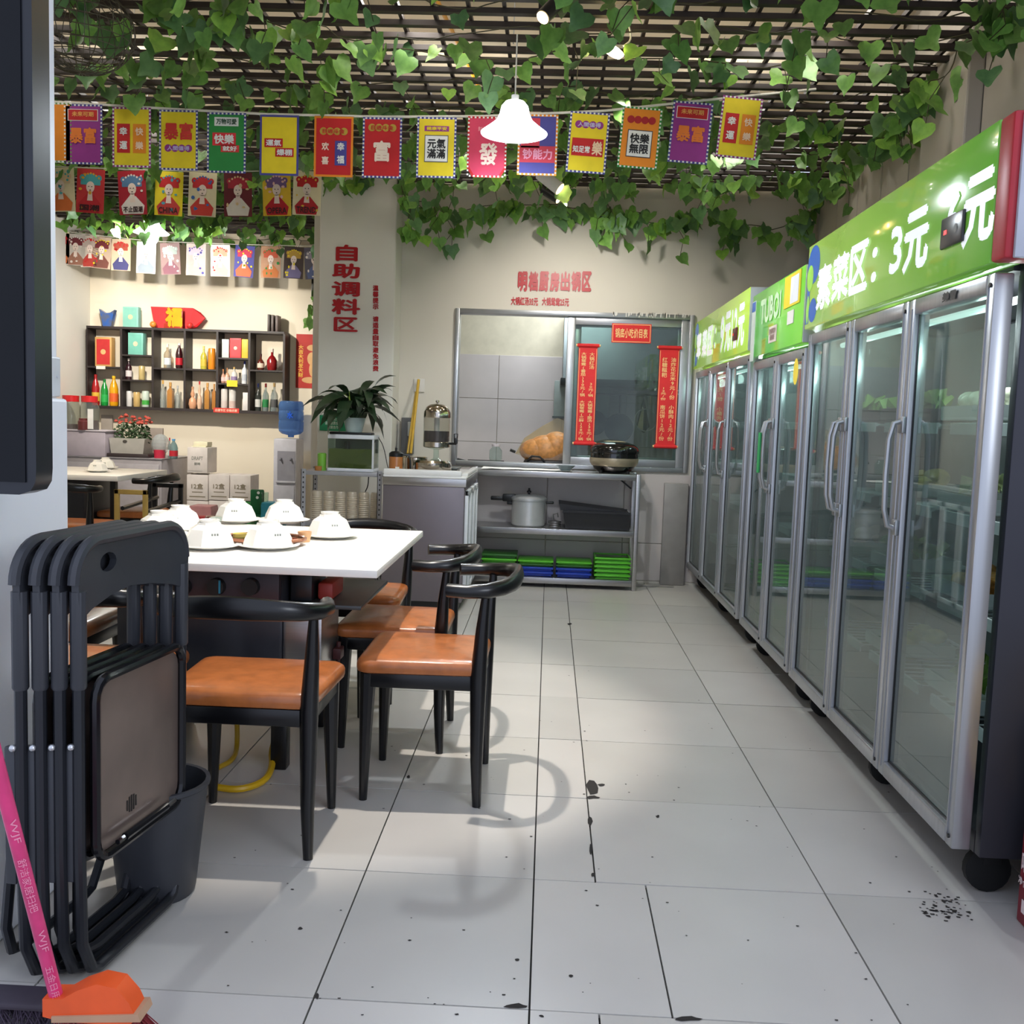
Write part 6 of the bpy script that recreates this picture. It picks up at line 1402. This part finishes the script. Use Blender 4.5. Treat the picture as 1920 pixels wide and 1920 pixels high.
cols = [(CR, RD, (206, 110, 60), RD), ((206, 196, 186), MR, (160, 110, 90), SK), ((214, 200, 186), (190, 170, 160), (180, 60, 50), RD), ((196, 170, 150), MR, (120, 70, 60), YL), ((214, 190, 160), (176, 80, 60), (70, 70, 120), RD), ((206, 214, 208), (180, 190, 190), (150, 160, 170), SK), ((160, 130, 126), (180, 190, 180), (140, 90, 100), SK), ((206, 190, 180), (214, 190, 200), (226, 180, 170), BL), (SK, (220, 170, 140), (230, 190, 170), RD), (BL, (200, 50, 80), (206, 100, 60), YL), ((196, 150, 120), (206, 90, 60), (206, 120, 60), GN), ((70, 54, 50), (190, 150, 60), (120, 110, 150), YL), ((90, 84, 96), (150, 140, 150), (90, 100, 140), SK)]
for k, px in enumerate((112, 142, 168, 192, 227, 275, 318, 368, 413, 460, 508, 552, 588)):
    bg, hat, robe, acc = cols[k]; c = at(px, curve_y([p[0] for p in P3], [p[1] for p in P3], px)+2, Y=Y3-.008)
    portrait(t, c, .19, .30, bg, hat, robe, acc, None, random.Random(k+40).uniform(-.07, .07), None, k+20)
# ================================================================ IVY
def leafmesh(k):
    rnd = random.Random(k)
    n = [(0, 0), (.20, .13), (.42, .10), (.50, -.12), (.46, -.34), (.33, -.52), (.20, -.66), (.09, -.84), (0, -1.0)]
    n = [(x*rnd.uniform(.88, 1.1), z*rnd.uniform(.95, 1.05)) for x, z in n]
    g = G(); f = .16
    mid = [(0, 0, 0), (0, .0, -.18), (0, .02, -.38), (0, .0, -.6), (0, -.03, -.8), (0, -.08, -1.0)]
    g.v = list(mid); b = len(g.v)
    for s in (-1, 1):
        i0 = len(g.v)
        for x, z in n[1:-1]: g.v.append((s*x, -f*abs(x)*1.2+.04*sin(z*9+k)-.07*max(0, -z-.5), z))
        q = list(range(i0, i0+7))
        g.f += [(0, q[0], q[1]), (0, q[1], 1), (1, q[1], q[2]), (1, q[2], 2), (2, q[2], q[3]), (2, q[3], q[4], 3), (3, q[4], q[5]), (3, q[5], q[6], 4), (4, q[6], 5)]
    g.m = [0]*len(g.f); g.v = [(x*.105, y*.105, z*.1) for x, y, z in g.v]
    return g
LM = [mesh('leaf', leafmesh(k), LEAFM[mi], 60) for k, mi in enumerate((0, 1, 2, 0, 1, 2, 3))]
def put_leaf(par, p, rnd, big=1.0, face=1.0, bright=.08):
    k = rnd.randrange(6) if rnd.random() > bright else 6
    o = D.objects.new('leaf', LM[k]); COL.objects.link(o); o.parent = par; o.location = p-Vector(par.location)
    s = rnd.uniform(.75, 1.3)*big; o.scale = (s, s, s)
    o.rotation_euler = (rnd.uniform(-.75, .35), rnd.uniform(-.7, .7), rnd.gauss(0, .7)*face)
def garland(p0, p1, n, label, seed, drop=.08, wob=.12, big=1.0, zc=2.985, stemr=.003, tails=2):
    rnd = random.Random(seed); p0, p1 = Vector(p0), Vector(p1); L = (p1-p0).length
    t = thing('ivy_garland', label, 'ivy garland', (p0+p1)/2, group='artificial ivy garlands on the grille')
    k = 10; path = []
    for i in range(k+1):
        s = i/k; q = p0.lerp(p1, s); path.append(q+Vector((rnd.uniform(-wob, wob)*.6, rnd.uniform(-wob, wob), rnd.uniform(-drop, 0)*(.9 if 0 < i < k else .2))))
    path = smooth(path, 1); m = len(path)
    g = G().tube(path, stemr, 4, caps=False)
    for i in range(n):
        s = rnd.random()*(m-1.001); a = int(s); p = path[a].lerp(path[a+1], s-a)
        q = p+Vector((rnd.uniform(-.08, .08), rnd.uniform(-.07, .07), rnd.uniform(-.05, .01)))
        put_leaf(t, q, rnd, big)
    for j in range(tails):      # loose dangling ends
        a = path[rnd.randrange(m)]; ln = rnd.uniform(.1, .26); e = a+Vector((rnd.uniform(-.1, .1), rnd.uniform(-.05, .05), -ln)); md = a.lerp(e, .5)+Vector((rnd.uniform(-.05, .05), 0, 0))
        g.tube([a, md, e], stemr*.7, 4, caps=False)
        for q in (md, e): put_leaf(t, q, rnd, big*.9)
    ob('stem', g, VSTEM, t)
    return t
ordn = ['first', 'second', 'third', 'fourth', 'fifth', 'sixth', 'seventh', 'eighth', 'ninth', 'tenth', 'eleventh']
rows = [3.85, 4.2, 4.55, 4.95, 5.35, 5.75, 6.2, 6.6, 7.0, 7.35]
for i, y in enumerate(rows):
    xlft = (97-1031)/1870*y-.1; sd = i*10
    near = i < 3
    garland((xlft, y, 2.985), (-1.35, y+.12, 2.985), 20 if i < 5 else 26, 'ivy garland on the grille, %s row from the front, left third' % ordn[i], sd+1, big=1.05)
    garland((-1.4, y+.1, 2.985), (.05, y-.05, 2.985), 17 if i < 5 else 24, 'ivy garland on the grille, %s row from the front, centre' % ordn[i], sd+2)
    garland((.0, y, 2.985), (1.8, y+.1, 2.985), 19 if i < 5 else 34, 'ivy garland on the grille, %s row from the front, right third' % ordn[i], sd+3)
garland((-1.1, 7.62, 2.88), (.4, 7.62, 2.88), 60, 'thick ivy fringe hanging along the kitchen wall above the window, left half', 301, drop=.16, tails=9, big=1.1)
garland((.3, 7.6, 2.88), (1.75, 7.55, 2.84), 70, 'thick ivy fringe hanging along the kitchen wall towards the fridges, right half', 302, drop=.18, tails=10, big=1.1)
garland((1.78, 5.3, 2.97), (1.76, 7.5, 2.92), 60, 'ivy garland creeping along the top of the right wall', 303, drop=.14, tails=8, wob=.06)
garland((1.72, 3.9, 2.97), (1.76, 5.3, 2.97), 34, 'ivy garland at the top right corner above the near fridge', 304, drop=.1, tails=4, wob=.06, big=1.1)
garland((-1.12, 7.35, 2.9), (-1.05, 7.5, 2.5), 12, 'short ivy sprig dangling beside the right edge of the column', 305, drop=.02, tails=1, wob=.04)
for i, y in enumerate((8.1, 8.7, 9.3, 9.85)):
    garland(((97-1031)/1870*y, y, 2.985), (-2.1, y, 2.985), 46, 'ivy garland on the grille over the back left corner, %s row' % ordn[i], 320+i, drop=.12, tails=5, big=1.05)
garland((-3.5, 6.9, 2.95), (-1.85, 7.0, 2.95), 34, 'ivy garland hanging just behind the portrait cards', 340, drop=.2, tails=5)
garland((-2.3, 9.6, 2.9), (-2.35, 9.7, 2.15), 10, 'long thin ivy strand dangling left of the column down to shoulder height', 341, drop=.02, tails=1, wob=.05)
